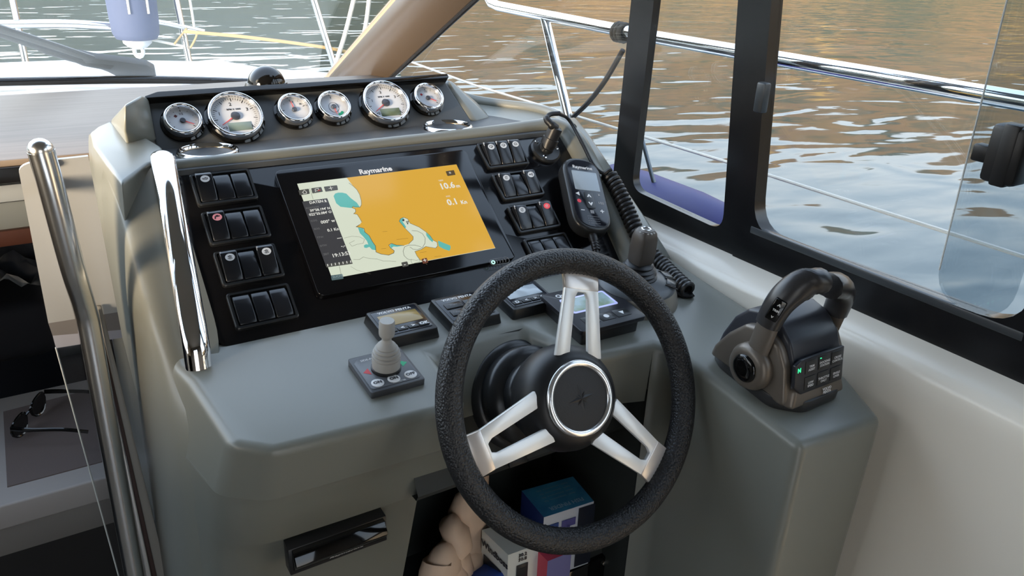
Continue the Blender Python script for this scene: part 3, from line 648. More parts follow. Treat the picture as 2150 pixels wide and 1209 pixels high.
# ------------------------------------------------------------------ gauges
GN = GF.to_3x3() @ Vector((0, 0, 1)); GFi = GF.inverted()
def gpos(px, py, h=.014): p = GFi @ hit(px, py, GF @ Vector((0, 0, h)), GN); return p.x, p.y
LENS = glass('gauge_lens', (.97, .98, 1), .4)
def gauge(px, py, r, label, cat, ticks, needle, extra=None, nums=(), lcd=None, hub='dark'):
    x, y = gpos(px, py)
    t = thing('gauge', label, 'gauge', GF @ T(x, y, 0), 'round gauges on the instrument pod')
    g = G(); g.lathe([(r + .0035, -.002), (r + .0035, .002), (r + .001, .0035), (r, .004)], 48, cap1=False); obj('flange', g, GLOSSB, t, smooth=40)
    g = G(); g.lathe([(r, .003), (r, .0135), (r - .001, .0162), (r - .003, .0175), (r - .005, .0165), (r - .0062, .013), (r - .0068, .0078)], 56, cap0=False, cap1=False); obj('bezel', g, CHROME, t, smooth=70)
    g = G(); g.lathe([(r - .0065, .006), (r - .0065, .0080)], 48, cap0=False); d = obj('dial', g, DIAL, t)
    rd = r - .0085; g = G()
    for k in range(ticks[0] + 1):
        a = R(ticks[2] + (ticks[3] - ticks[2]) * k / ticks[0]); L = rd * (.18 if k % ticks[1] == 0 else .10); w = .0006 if k % ticks[1] == 0 else .0003
        M = T(0, 0, 0) @ Matrix.Rotation(a, 4, 'Z')
        g.flat([(rd - L, -w), (rd, -w), (rd, w), (rd - L, w)], .0082, M)
    obj('scale', g, INK, d, smooth=0)
    for s, a, f, sz in nums: text(s, sz, INK, d, T(math.cos(R(a)) * rd * f, math.sin(R(a)) * rd * f, .0083), bold=.0001)
    if lcd:
        g = G(); g.prism(rect(lcd[2], lcd[3], lcd[0], lcd[1]), .0081, .0086, r=.0003); obj('lcd', g, lcd[4], d)
    if extra: extra(d, rd)
    g = G(); a = R(needle[0]); M = Matrix.Rotation(a, 4, 'Z'); g.prism([(-.002, -.0009), (rd * needle[1], -.0004), (rd * needle[1], .0004), (-.002, .0009)], .0092, .0098, M); nd = obj('needle', g, REDN, t, smooth=0)
    g = G(); g.lathe([(rd * .21, .0084), (rd * .21, .0105), (rd * .18, .0112)], 28); obj('needle_cap', g, mat('needle_cap', (.05, .055, .07), rough=.3) if 'needle_cap' not in MATS else MATS['needle_cap'], nd)
    g = G(); g.lathe([(r - .006, .0125), (r - .006, .0130)], 40); obj('lens', g, LENS, t, smooth=0)
    return t
def warn(col_, x, y, s):
    def f(d, rd):
        g = G(); g.flat([(x * rd - s, y * rd), (x * rd, y * rd - s), (x * rd + s, y * rd), (x * rd, y * rd + s)], .0083); obj('warning_mark', g, mat('warn_' + col_, srgb(col_), rough=.5), d, smooth=0)
    return f
def green_arc(d, rd):
    g = G(); a0, a1 = R(-75), R(-38); n = 8; o_, i_ = rd * .95, rd * .72
    g.flat([(math.cos(a0 + (a1 - a0) * k / n) * o_, math.sin(a0 + (a1 - a0) * k / n) * o_) for k in range(n + 1)] + [(math.cos(a1 - (a1 - a0) * k / n) * i_, math.sin(a1 - (a1 - a0) * k / n) * i_) for k in range(n + 1)], .0083); obj('green_mark', g, GRN, d, smooth=0)
    g = G(); g.tube([(rd * .42 * math.cos(k * .3927), rd * .42 * math.sin(k * .3927) * 1.15 - rd * .05, .0083) for k in range(16)], .0003, 5, closed=True); obj('rudder_mark', g, INK, d, smooth=0)
gauge(384, 249, .0285, 'small round gauge at the left end of the pod', 'gauge', (8, 4, 215, -35), (-28, .85), warn('5a1512', -.42, .45, .003), (('1/2', 90, .62, .005),))
gauge(495, 239.5, .0425, 'large dial tachometer with lit grey display, second from left', 'gauge', (40, 5, 222, -42), (213, .82), None, (('1', 165, .70, .0085), ('2', 97, .66, .0085), ('3', 28, .70, .0085), ('0', 228, .80, .007), ('4', -43, .84, .007), ('RPM X 1000', 88, .38, .0042)), (.003, -.0190, .036, .0150, LCD))
gauge(619.4, 226, .0285, 'small round gauge with upright needle, third from left', 'gauge', (4, 2, 180, 20), (97, .8), None, (('12', 92, .78, .005), ('16', 40, .8, .0042)))
gauge(702, 220, .0285, 'small rudder gauge with green mark and downward needle', 'gauge', (2, 1, 250, -70), (-82, .75), green_arc)
gauge(811.6, 212, .0425, 'large dial tachometer with olive display, second from right', 'gauge', (40, 5, 222, -42), (215, .85), None, (('1', 165, .70, .0075), ('2', 97, .66, .0075), ('3', 28, .70, .0075), ('0', 228, .80, .007), ('4', -43, .84, .007), ('RPM X 1000', 88, .38, .0042)), (.003, -.0190, .036, .0150, LCD2))
gauge(900.6, 202, .0285, 'small round gauge with red square at the right end of the pod', 'gauge', (8, 4, 215, -35), (-30, .8), warn('9c1a20', -.50, .42, .003), (('1/2', 90, .7, .005),))

# ------------------------------------------------------------------ switch panels
ICONW = mat('icon_white', (.62, .64, .66), rough=.4, emit=(.6, .62, .65), es=.12); ICONP = mat('icon_pink', (.75, .32, .34), rough=.4, emit=(.8, .25, .28), es=.25); ICONR = mat('icon_red', (.75, .05, .07), rough=.4, emit=(.9, .1, .1), es=.3)
LENSW = mat('rocker_lens', (.5, .52, .55), rough=.2)
BL = [(-.0215, 0), (-.0215, .004), (-.013, .0068), (.013, .0068), (.0215, .004), (.0215, 0)]
RO = [(-.0215, 0), (-.0215, .0035), (-.012, .0078), (.007, .0128), (.0165, .0150), (.0215, .0125), (.0215, 0)]
def side_prism(prof, w, r):
    g = G(); g.prism([(y, z) for y, z in prof], -w / 2, w / 2, frame((0, 0, 0), (0, 1, 0), (0, 0, 1), (1, 0, 0)), r=r, seg=3); return g
me_bl = side_prism(BL, .0222, .0016).mesh('blank_rocker'); me_bl.materials.append(ROCK)
me_ro = side_prism(RO, .0222, .0018).mesh('rocker'); me_ro.materials.append(ROCK)
g = G(); OUT = rpoly(rect(.082, .054), .005, 4); INN = rpoly(rect(.0745, .0465), .002, 4)
def ring_prism(g, outer, inner, z0, z1, ch=.0012):
    n = len(outer); vs = [[g.bm.verts.new((*p, z)) for p in q] for q, z in ((outer, z0), (outer, z1 - ch), ([(x * (1 - ch / .04), y * (1 - ch / .027)) for x, y in outer], z1), (inner, z1), (inner, .0008))]
    fs = []
    for a, b in zip(vs, vs[1:]):
        for i in range(n): fs.append(g.bm.faces.new((a[i], a[(i + 1) % n], b[(i + 1) % n], b[i])))
    fs.append(g.bm.faces.new(vs[-1])); bmesh.ops.recalc_face_normals(g.bm, faces=fs)
ring_prism(g, OUT, INN, 0, .0062); me_fr = g.mesh('frame'); me_fr.materials.append(RUB2)
def icon_mesh(kind):
    g = G(); g.flat(circ(.0062, 24, 0, 0, .82), 0); g.mi = 1
    def ln(pts, w=.0004):
        for a, b in zip(pts, pts[1:]):
            a, b = Vector(a), Vector(b); d = (b - a).normalized(); p = Vector((-d.y, d.x)) * w; e = d * w * .7
            g.flat([tuple(a - p - e), tuple(b - p + e), tuple(b + p + e), tuple(a + p - e)], .00012)
    if kind == 'light':
        ln([(-.0025, .001), (0, .0022), (.0025, .001), (-.0025, .001)])
        for a in (-60, -30, 0, 30, 60): ln([(math.sin(R(a)) * .0012, -.0002 - math.cos(R(a)) * .0002), (math.sin(R(a)) * .0036, -.0005 - math.cos(R(a)) * .0030)], .0003)
    elif kind == 'boat': ln([(-.0035, .0005), (-.002, -.0012), (.0022, -.0012), (.0035, .0008), (-.0035, .0005)]); ln([(-.001, .0008), (.0015, .0016)])
    elif kind == 'tap': ln([(-.003, -.002), (-.0025, .0008), (.003, .0012)], .0008); ln([(0, .001), (0, .0026)], .0006); ln([(-.0015, .0026), (.0015, .0026)], .0005)
    elif kind == 'wiper': ln([(-.0034, .0002), (-.002, .0024), (.002, .0024), (.0034, .0002), (.0012, -.0012), (-.0012, -.0012), (-.0034, .0002)]); ln([(0, -.0022), (.0014, .001)])
    elif kind == 'horn': ln([(-.0032, .0006), (.001, .0008), (.003, .0022), (.003, -.0022), (.001, -.0006), (-.0032, -.0004), (-.0032, .0006)])
    elif kind == 'pump': ln([(.0022, .001), (.0008, .0024), (-.0018, .0018), (-.0024, -.0004), (-.0008, -.0022), (.002, -.0016)]); ln([(-.0005, 0), (.0015, .0004)])
    else: ln([(-.0028, .0012), (0, .0026), (.0028, .0012), (.0028, -.0016), (-.0028, -.0016), (-.0028, .0012)]); ln([(-.0012, 0), (.0012, 0)])
    return g.mesh('icon_' + kind, 0)
ICONS = {}
def icon(kind, m):
    key = (kind, m.name)
    if key not in ICONS:
        me = icon_mesh(kind); me.materials.append(m); me.materials.append(PRINTK if m is not ICONR else PRINT); ICONS[key] = me
    return ICONS[key]
g = G(); g.box(.0022, .0062, .0016, r=.0004); me_ln = g.mesh('lens'); me_ln.materials.append(LENSW)
def switch_panel(u, v, spec, label):
    t = thing('switch_panel', label, 'switch panel', PF @ T(u, v, 0), 'three-gang switch panels on the fascia')
    link('frame', me_fr, t)
    for k, s in enumerate(spec):
        x = (k - 1) * .0240
        if s is None: link('blank_cover', me_bl, t, T(x, 0, .0008)); continue
        rk = link('rocker', me_ro, t, T(x, 0, .0012))
        link('icon', icon(*s), rk, T(.0005, .0098, .01375) @ RX(13))
        link('lens', me_ln, rk, T(-.0100, .0165, .0136) @ RX(12))
W_ = lambda k: (k, ICONW)
VS = (.0965, .0315, -.0335, -.0985)
switch_panel(-.229, VS[0], (W_('boat'), None, None), 'switch panel with one white boat icon, uppermost left of the screen')
switch_panel(-.229, VS[1], (('tap', ICONP), None, None), 'switch panel with a pink tap icon, second down left of the screen')
switch_panel(-.229, VS[2], (W_('light'), None, W_('light')), 'switch panel with two lamp icons, third down left of the screen')
switch_panel(-.229, VS[3], (None, None, None), 'switch panel of three blank covers, lowest left of the screen')
switch_panel(.229, VS[0], (W_('wiper'), W_('wiper'), W_('box')), 'switch panel with three white icons, uppermost right of the screen')
switch_panel(.229, VS[1], (W_('pump'), None, W_('horn')), 'switch panel with a horn icon, second down right of the screen')
switch_panel(.229, VS[2], (W_('pump'), None, ('pump', ICONR)), 'switch panel with a glowing red icon, third down right of the screen')
switch_panel(.229, VS[3], (None, None, None), 'switch panel of three blank covers half hidden by the wheel rim')

# ------------------------------------------------------------------ chrome grab handle on the cheek
t = thing('grab_bar', 'thick chrome grab handle on the cheek left of the switches', 'grab bar', PF @ T(-.315, 0, .006))
pth = spline([(.017, .146, -.004), (.016, .144, .014), (.013, .120, .027), (.005, .03, .034), (-.003, -.06, .033), (-.009, -.138, .024), (-.011, -.170, .004)], 6)
g = G(); g.tube(pth, [.0150] * 4 + [.0158] * (len(pth) - 4), 24, up=(0, 0, 1), sy=.72); obj('grip', g, CHROME, t, smooth=70)
g = G(); g.lathe([(.018, 0), (.018, .002), (.015, .003)], 24, T(.017, .146, -.004)); obj('mount', g, CHROME, t)
g = G(); g.lathe([(.018, 0), (.018, .002), (.015, .003)], 24, T(-.011, -.168, -.003)); obj('mount', g, CHROME, t)

# ------------------------------------------------------------------ handset, socket and coiled cable
hm = PF @ T(.3255, -.024, .010) @ RZ(-16.5)
t = thing('handset', 'black handheld remote with grey screen leaning on the fascia', 'remote', hm)
hw_, hl = .0365, .0765
def stadium(w, l, n=7): return rpoly([(-w, -l), (w, -l), (w, l), (-w, l)], w * .98, n)
g = G(); g.prism(stadium(hw_, hl), 0, .026, r=.006, seg=4, top=stadium(hw_ * .98, hl * .985)); obj('body', g, RUB2, t)
g = G(); g.prism(stadium(hw_ * .83, hl * .90), .0255, .0272, r=.0008); fp = obj('face', g, mat('handset_face', (.008, .009, .014), rough=.12, spec=.6), t)
g = G(); g.prism(rpoly(rect(.047, .040, .001, .024), .002, 3), .0270, .0276, r=.0002); obj('screen', g, mat('handset_lcd', '8c97a0', rough=.12, emit='8c97a0', es=.12), fp)
text('Raymarine', .0088, PRINT, fp, T(0, .052, .0274), bold=.0002)
g = G(); g.prism(rpoly(rect(.017, .034, 0, -.016), .004, 3), .0270, .0282, r=.0005); obj('rocker_key', g, RUB2, t)
for s, x, y, m_ in (('^', 0, -.010, PRINT), ('v', 0, -.023, PRINT)): text(s, .013, m_, fp, T(x, y, .0284), bold=.0004, sx=1.3)
for s, x, y, m_, sz in (('◄', -.020, -.005, PRINT, .008), ('●', -.020, -.020, mat('key_red', (.5, .03, .05), emit=(.5, .03, .05), es=.3), .009), ('–', -.017, -.037, PRINT, .012), ('▤', 0, -.040, PRINTD, .008), ('+', .019, -.037, PRINT, .014), ('▪', .020, -.003, PRINTD, .010), ('1/25', .020, -.020, PRINTD, .0062)):
    text(s, sz, m_, fp, T(x, y, .0274), bold=.0003)
for k in range(4): text('- ----------', .0055, PRINTD, fp, T(.0, -.0485 - k * .0045, .0274))
g = G(); g.tube(spline([(0, -hl + .004, .012), (.001, -hl - .02, .011), (.002, -hl - .04, .008), (.008, -hl - .075, -.002)], 6), [.0075] * 4 + [.006] * 4 + [.0048] * 4 + [.003] * 7, 12); obj('lead', g, RUB, t)
g = G()
for k in range(5): g.lathe([(.0068, 0), (.0068, .002)], 12, T(.0005 + k * .0003, -hl - .004 - k * .0055, .0115) @ RX(90))
obj('strain_relief', g, RUB, t)
# cradle plate behind the handset
g = G(); g.prism(rpoly(rect(.05, .07), .02, 4), 0, .010, PF @ T(.331, -.012, 0) @ RZ(-16.5), r=.003); tag(obj('handset_cradle', g, GLOSSB), 'glossy black cradle behind the handheld remote', 'cradle')
sm = PF @ T(.316, .096, 0)
t = thing('power_socket', 'round black flush socket with three steel screws, beside the handset', 'socket', sm)
g = G(); g.lathe([(.028, 0), (.028, .003), (.025, .006), (.013, .007), (.012, .014)], 32); obj('flange', g, RUB2, t)
for a in (130, 235, -5):
    g = G(); g.lathe([(.0036, .004), (.0036, .0072), (.0022, .0082)], 12, T(.0205 * math.cos(R(a)), .0205 * math.sin(R(a)), 0)); obj('screw', g, CHROME, t)
t = thing('coiled_cable', 'black coiled cable with plug, looped over the console corner', 'cable', sm)
SMi = sm.inverted()
def loc(p): return SMi @ Vector(p)
plug_end = pf(.328, .113, .046)
g = G(); d_ = (plug_end - pf(.316, .096, .012)); P0 = pf(.316, .096, .008)
g.tube([loc(P0 + d_ * k) for k in (0, .15, .16, .45, .46, .95, 1.0)], [.012, .012, .0145, .0145, .0125, .0125, .009], 18); obj('plug', g, RUB, t)
bend = spline([plug_end - d_ * .15, at(1158, 262, Y=plug_end.y + .002), at(1148, 250, Y=plug_end.y + .012), at(1155, 240, Y=.078), at(1175, 238, Y=.075)], 5)
g = G(); g.tube([loc(p) for p in bend], [.0075] * 6 + [.0060] * 6 + [.0042] * (len(bend) - 12), 12); obj('strain_relief', g, RUB, t)
lead = spline([at(1172, 238, Y=.075)] + [pf(*(PFi @ hit(x, y, pf(0, 0, .028), PF.to_3x3() @ Vector((0, 0, 1)))).xy, .028) for x, y in ((1195, 252), (1222, 300), (1245, 345), (1262, 362))] + [pf(.392, .012, .030)], 5)
g = G(); g.tube([loc(p) for p in lead], .0032, 10); obj('lead', g, RUB, t)
shp = lambda x, y, h: hit(x, y, S0 + SN * h, SN)
cpth = spline([pf(.392, .012, .030), pf(.393, -.03, .030), pf(.390, -.075, .028), pf(.386, -.115, .028), shp(1362, 528, .022), shp(1395, 562, .012), shp(1425, 592, .011), shp(1447, 612, .011)], 10)
def helix(path, rc, pitch, steps=12):
    L = [0]
    for a, b in zip(path, path[1:]): L.append(L[-1] + (b - a).length)
    n = int(L[-1] / pitch * steps); out = []; j = 0; up = None
    for i in range(n + 1):
        s = L[-1] * i / n
        while j < len(L) - 2 and L[j + 1] < s: j += 1
        f = (s - L[j]) / max(1e-9, L[j + 1] - L[j]); p = path[j].lerp(path[j + 1], f); tt = (path[j + 1] - path[j]).normalized()
        a = Vector((0, 0, 1)) if up is None else up
        u = (a - tt * a.dot(tt)).normalized(); up = u; w = tt.cross(u); an = 2 * math.pi * i / steps
        out.append(p + (u * math.cos(an) + w * math.sin(an)) * rc)
    return out
g = G(); g.tube([loc(p) for p in helix(cpth, .0112, .0086)], .0037, 7); obj('coil', g, RUB, t)
tail = spline([cpth[-1] + Vector((0, -.004, -.004)), shp(1450, 622, .004), shp(1425, 618, .004), shp(1395, 600, .004), shp(1360, 572, .004)], 6)
g = G(); g.tube([loc(p) for p in tail], .0032, 8); obj('tail', g, RUB, t)

# ------------------------------------------------------------------ engine displays on the shelf
LCDA = mat('lcd_amber', '8d7a4c', rough=.12, emit='8d7a4c', es=.12); LCDG = mat('lcd_grey', 'a9b3ba', rough=.1, emit='a9b3ba', es=.06)
def shelf_frame(x, y, h=0.): return SF @ T(x, sly(y), h)
def engine_display(x, y, label, lcd, keys, keypad=False):
    t = thing('engine_display', label, 'display', shelf_frame(x, y), 'square engine displays on the shelf')
    g = G(); g.prism(rpoly(rect(.080, .076), .005, 4), 0, .015, r=.0035, seg=3, top=rpoly(rect(.074, .070), .004, 4)); obj('housing', g, RUB2, t)
    g = G(); g.prism(rpoly(rect(.066, .060, 0, .001), .003, 3), .0148, .0158, r=.0005); f = obj('face', g, mat('display_face', (.012, .014, .02), rough=.14) if 'display_face' not in MATS else MATS['display_face'], t)
    text('VOLVO PENTA', .0072, PRINT, f, T(0, .0245, .0160), bold=.0002)
    if not keypad:
        g = G(); g.prism(rpoly(rect(.056, .027, 0, .0045), .001, 2), .0156, .0163, r=.0002); obj('lcd', g, lcd, t)
        for k, s in enumerate(keys):
            g = G(); g.prism(rpoly(rect(.0142, .0085, (k - 1.5) * .0155, -.0205), .0012, 2), .0150, .0172, r=.0006); b = obj('key', g, RUB2, t)
            text(s, .0085, PRINT, b, T((k - 1.5) * .0155, -.0205, .0174), bold=.0003)
    else:
        for i in range(2):
            for j in range(2):
                g = G(); g.prism(rpoly(rect(.026, .014, (i - .5) * .030, .007 - j * .019), .0015, 2), .0150, .0175, r=.0008); b = obj('key', g, RUB2, t)
                text(('START', 'NEUTRAL', 'STOP', 'DIM')[i * 2 + j], .0042, PRINTD, b, T((i - .5) * .030, .007 - j * .019, .0177))
engine_display(-.069, -.161, 'square engine display with amber screen, behind the thruster joystick', LCDA, ('D', '<', '>', 'OK'))
engine_display(.027, -.163, 'square engine start keypad with dark keys, between the two displays', LCDG, (), True)
engine_display(.124, -.163, 'square engine display with pale grey screen, behind the wheel rim', LCDG, ('D', '<', '>', 'OK'))
t = thing('windlass_display', 'black raised windlass display with blue lit screen seen through the wheel', 'display', shelf_frame(.187, -.246) @ RZ(-1))
g = G(); g.prism(rpoly(rect(.098, .094), .004, 3), 0, .020, r=.002); obj('housing', g, RUB, t)
g = G(); g.prism(rpoly(rect(.112, .106), .006, 4), .020, .027, r=.002); f = obj('face', g, mat('windlass_face', (.016, .016, .02), rough=.32), t)
g = G(); g.prism(rpoly(rect(.078, .040, 0, .010), .004, 3), .0268, .0274, r=.0002); b = obj('screen_border', g, mat('lcd_border', 'b9bdea', rough=.2, emit='b9bdea', es=.3), t)
g = G(); g.prism(rpoly(rect(.070, .032, 0, .010), .002, 3), .0273, .0277); obj('screen', g, mat('lcd_scene', '8fa3a8', rough=.1, emit='8fa3a8', es=.15, noise=(40, '6d7f52', .15)), b)
text('Quick', .011, PRINT, f, T(-.024, .039, .0274), bold=.0004)
for k, s in enumerate(('▲', '●', '▼')):
    g = G(); g.prism(rpoly(rect(.024, .018, (k - 1) * .027, -.032), .002, 2), .0268, .0278, r=.0004); b = obj('key', g, RUB2, t)
    g = G()
    if k == 1: g.flat(circ(.0042, 20, 0, -.032), .0280)
    else: sgn = 1 if k == 0 else -1; g.flat([((k - 1) * .027 - .0042, -.032 - sgn * .003), ((k - 1) * .027 + .0042, -.032 - sgn * .003), ((k - 1) * .027, -.032 + sgn * .005)][::sgn], .0280)
    obj('mark', g, PRINT, b, smooth=0)
# ------------------------------------------------------------------ bow thruster joystick
t = thing('thruster_joystick', 'small grey thruster joystick on a square plate with ON OFF buttons', 'joystick', shelf_frame(-.129, -.247))
g = G(); g.prism(rpoly(rect(.070, .076), .003, 3), 0, .009, r=.0015); pl = obj('plate', g, GREYP, t)
g = G(); g.prism([(-.029, -.033), (.029, -.033), (.032, -.030), (.032, .024), (.024, .033), (-.024, .033), (-.032, .024), (-.032, -.030)], .0088, .0096, r=.0003); obj('face', g, mat('thruster_face', '5a5d62', rough=.35), t)
g = G(); g.lathe([(.0185, .009), (.0185, .013), (.016, .0135)], 32); obj('collar', g, RUB, t)
g = G(); g.lathe([(.0172, .0135), (.0176, .024), (.0172, .0262), (.0160, .0270), (.0176, .0282), (.0176, .0308), (.0156, .0318), (.0168, .0330), (.0164, .0356), (.0142, .0366), (.0152, .0378), (.0144, .0402), (.0120, .0412), (.0126, .0424), (.0112, .0448), (.0082, .0470), (.0062, .0505), (.0056, .054)], 32); obj('gaiter', g, GREYR, t, smooth=25)
g = G(); g.lathe([(.0056, .053), (.0066, .056), (.0090, .0585), (.0096, .061), (.0096, .0765), (.0086, .0790)], 28); obj('knob', g, GREYR, t)
for s, x in (('ON', -.021), ('ON', .000), ('OFF', .022)):
    g = G(); g.lathe([(.0078, .0094), (.0078, .0102), (.0070, .0106)], 24, T(x, -.0235, 0)); b = obj('button', g, PRINT, t); text(s, .0068, PRINTK, b, T(x, -.0235, .0108), bold=.0003)
for sgn, m_ in ((-1, mat('arrow_red', (.6, .04, .05), rough=.5)), (1, mat('arrow_green', (.0, .35, .15), rough=.5))):
    g = G(); g.flat([(sgn * .029, .002), (sgn * .0205, .009), (sgn * .0205, -.005)][::sgn], .0098); obj('arrow', g, m_, pl, smooth=0)
text('SIDE-POWER', .0052, PRINT, pl, T(-.008, .026, .0098)); text('THRUSTER', .0036, PRINT, pl, T(.004, -.0305, .0098))
# ------------------------------------------------------------------ docking joystick
t = thing('docking_joystick', 'brown-black docking joystick with ribbed gaiter on a grey domed base', 'joystick', shelf_frame(.292, -.215))
g = G(); g.lathe([(.070, 0), (.070, .003), (.067, .012), (.061, .026)], 44, sy=.95); obj('base_skirt', g, mat('joystick_skirt', '8d877d', rough=.35, metal=.3), t, smooth=60)
g = G(); g.lathe([(.0615, .0255), (.060, .029), (.050, .034), (.034, .038), (.030, .040)], 44, sy=.95); bs = obj('base', g, mat('joystick_base', '4c5054', rough=.35), t, smooth=60)
g = G(); g.lathe([(.030, .038), (.030, .041), (.026, .043), (.028, .046), (.024, .049), (.026, .052), (.021, .055), (.022, .058), (.017, .062)], 32); obj('gaiter', g, RUB, t, smooth=50)
kn = []
for z, s in ((.060, .86), (.064, 1.0), (.085, 1.06), (.105, 1.0), (.116, .86), (.120, .66)): kn.append([(x * s * .72, y * s * .72, .060 + (z - .060) * .92) for x, y in rpoly([(-.0185, -.021), (.0185, -.021), (.0225, -.010), (.0225, .012), (.0165, .021), (-.0165, .021), (-.0225, .012), (-.0225, -.010)], .004, 2)])
g = G(); g.loft(kn); k_ = obj('knob', g, mat('joystick_knob', '4a443f', rough=.4), t, smooth=35)
g = G(); g.tube([(.0065 * math.cos(a * .5236), .0065 * math.sin(a * .5236), .1155) for a in range(12)], .0014, 6, closed=True); obj('cap_ring', g, ALU, k_)
g = G()
for a in range(7): an = R(-170 + a * 26); g.box(.004, .003, .002, T(.0118 * math.cos(an), .0122 * math.sin(an), .1128) @ RZ(math.degrees(an)), r=.0004)
obj('cap_mark', g, GREYR, k_)
for k, (s, a) in enumerate((('+', -12), ('–', -42))):
    M = RZ(a) @ T(.052, 0, .0335) @ RY(14) @ RZ(-a * 0)
    g = G(); g.box(.015, .017, .004, M, r=.001); b = obj('button', g, RUB2, t); text(s, .011, PRINTD, b, M @ T(0, 0, .0022) @ RZ(90 * 0))
    g = G()
    for q in range(4): g.box(.019 if q % 2 else .001, .001 if q % 2 else .021, .0015, M @ T((0, -.0095, 0, .0095)[q] if q % 2 == 0 else 0, (-.0105, 0, .0105, 0)[q - 1 if q else 0] if q % 2 else 0, .0005))
    obj('button_frame', g, RUB, bs)

# ------------------------------------------------------------------ steering wheel
WN = Vector((-.0130, -.8908, .4541)).normalized(); WX = Vector((.99990, -.0145, 0)).normalized(); WY = WN.cross(WX); WF = frame((.0624, -.3840, -.1190), WX, WY, WN)
t = thing('steering_wheel', 'black leather steering wheel with three silver spokes', 'steering wheel', WF)
RW, RT = .170, .0158
g = G(); g.tube([(RW * math.cos(2 * math.pi * k / 96), RW * math.sin(2 * math.pi * k / 96), 0) for k in range(96)], RT, 28, closed=True, up=(0, 0, 1)); rim = obj('rim', g, LEATH, t, smooth=80)
g = G()
for k in range(180):
    a = 2 * math.pi * k / 180; r0 = RW - RT * math.cos(R(28)) - .0002; z0 = -RT * math.sin(R(28)) * .2
    if k % 1 == 0: g.box(.0022, .0010, .0009, RZ(math.degrees(a)) @ T(RW - RT - .0001, 0, .0005) @ RX(35 if k % 2 else -35) @ RZ(90) @ RX(90), r=.0)
obj('stitching', g, mat('stitching', (.03, .03, .032), rough=.5), rim, smooth=0)
g = G(); g.lathe([(.040, -.066), (.056, -.060), (.0655, -.046), (.0680, -.030), (.0655, -.012), (.0585, .002), (.051, .0085), (.047, .0100)], 56); hub = obj('hub', g, mat('hub_black', (.012, .012, .013), rough=.42), t, smooth=70)
g = G(); g.lathe([(.0388, .0100), (.0395, .0130), (.0428, .0145), (.0462, .0130), (.0474, .0092)], 64, cap0=False, cap1=False); obj('ring', g, mat('hub_ring', (.88, .89, .90), rough=.22, metal=.9), hub, smooth=70)
g = G(); g.lathe([(.0402, .009), (.0402, .0108), (.030, .0118), (.012, .0122)], 56); cpd = obj('horn_pad', g, mat('pad_leather', (.018, .018, .019), rough=.5, bump=(700, .35, .001)), t, smooth=60)
g = G()
for k in range(8):
    a = k * 45; L = .0215 if k % 2 == 0 else .0125
    M = RZ(a + 4)
    g.poly3([(0, 0, .0142), (L * .28, L * .13, .0123), (L, 0, .0119), (L * .28, -L * .13, .0123)], [(0, 1, 2), (0, 2, 3)], M)
obj('star_emblem', g, mat('emblem_emboss', (.022, .022, .023), rough=.4), cpd, smooth=0)
SPK = mat('spoke_satin', (.88, .88, .86), rough=.30, metal=.2, coat=.4); SPC = mat('spoke_polished', (.72, .66, .61), rough=.22, metal=.45)
g = G(); U = [(-.0335, .050), (-.0135, .050), (-.0092, .124), (-.0055, .131), (.0055, .131), (.0092, .124), (.0135, .050), (.0335, .050), (.0300, .085), (.0245, .137), (-.0245, .137), (-.0300, .085)]
g.prism(U, -.003, .003, r=.0012, seg=2); me_sp = g.mesh('spoke'); me_sp.materials.append(SPK)
g = G(); g.prism([(-.0248, .1335), (-.0062, .1335), (.0062, .1335), (.0248, .1335), (.0262, .158), (-.0262, .158)], -.0036, .0036, T(0, .134, 0) @ RX(-9) @ T(0, -.134, 0), r=.0014, seg=2); me_sc = g.mesh('spoke_end'); me_sc.materials.append(SPC)
for a in (73, 191.5, 311.5):
    s_ = link('spoke', me_sp, t, RZ(a - 90)); link('spoke_end', me_sc, s_)
g = G(); g.lathe([(.078, -.152), (.079, -.146), (.076, -.137), (.070, -.131), (.066, -.130), (.067, -.124), (.069, -.114), (.066, -.103), (.056, -.098), (.050, -.096), (.0505, -.088), (.049, -.080), (.040, -.076), (.040, -.062)], 56, WF)
cv = obj('steering_column', g, RUB2, smooth=60); tag(cv, 'black round steering column boot behind the wheel hub', 'column')

# ------------------------------------------------------------------ throttle
tm = SF @ T(.336, sly(-.455), 0)
t = thing('throttle_control', 'taupe and black twin-lever throttle with button keypad on the plinth', 'throttle', tm)
TI = tm.inverted()
hood = [(-.066, .012), (-.065, .020), (-.053, .066), (-.040, .088), (-.018, .104), (.008, .108), (.032, .098), (.050, .076), (.062, .044), (.068, .012)]
fr_x = frame((0, 0, 0), (0, 1, 0), (0, 0, 1), (1, 0, 0))
g = G(); g.prism(rpoly([(-.060, -.048), (-.028, -.076), (.042, -.073), (.058, -.055), (.060, .05), (.045, .070), (-.042, .070), (-.056, .045)], .012, 4), 0, .017, r=.002); obj('base', g, mat('throttle_base', (.03, .03, .031), rough=.4), t)
g = G(); g.prism(hood, -.046, .046, fr_x, r=.005, seg=3); hd = obj('hood', g, HOOD, t, smooth=50)
side = [(-.066, .010), (-.064, .022), (-.052, .060), (-.034, .084), (-.006, .092), (.022, .084), (.046, .056), (.062, .028), (.066, .010)]
for s in (-1, 1):
    g = G(); g.prism([(a * .98, h) for a, h in side], .040 if s > 0 else -.058, .058 if s > 0 else -.040, fr_x, r=.006, seg=3); obj('side_shell', g, TAUPE, t, smooth=50)
g = G(); g.prism([(-.050, -.074), (.050, -.074), (.057, -.060), (-.057, -.060)], .010, .034, r=.005, seg=3, top=[(-.044, -.0665), (.044, -.0665), (.050, -.055), (-.050, -.055)]); obj('front_band', g, TAUPE, t)
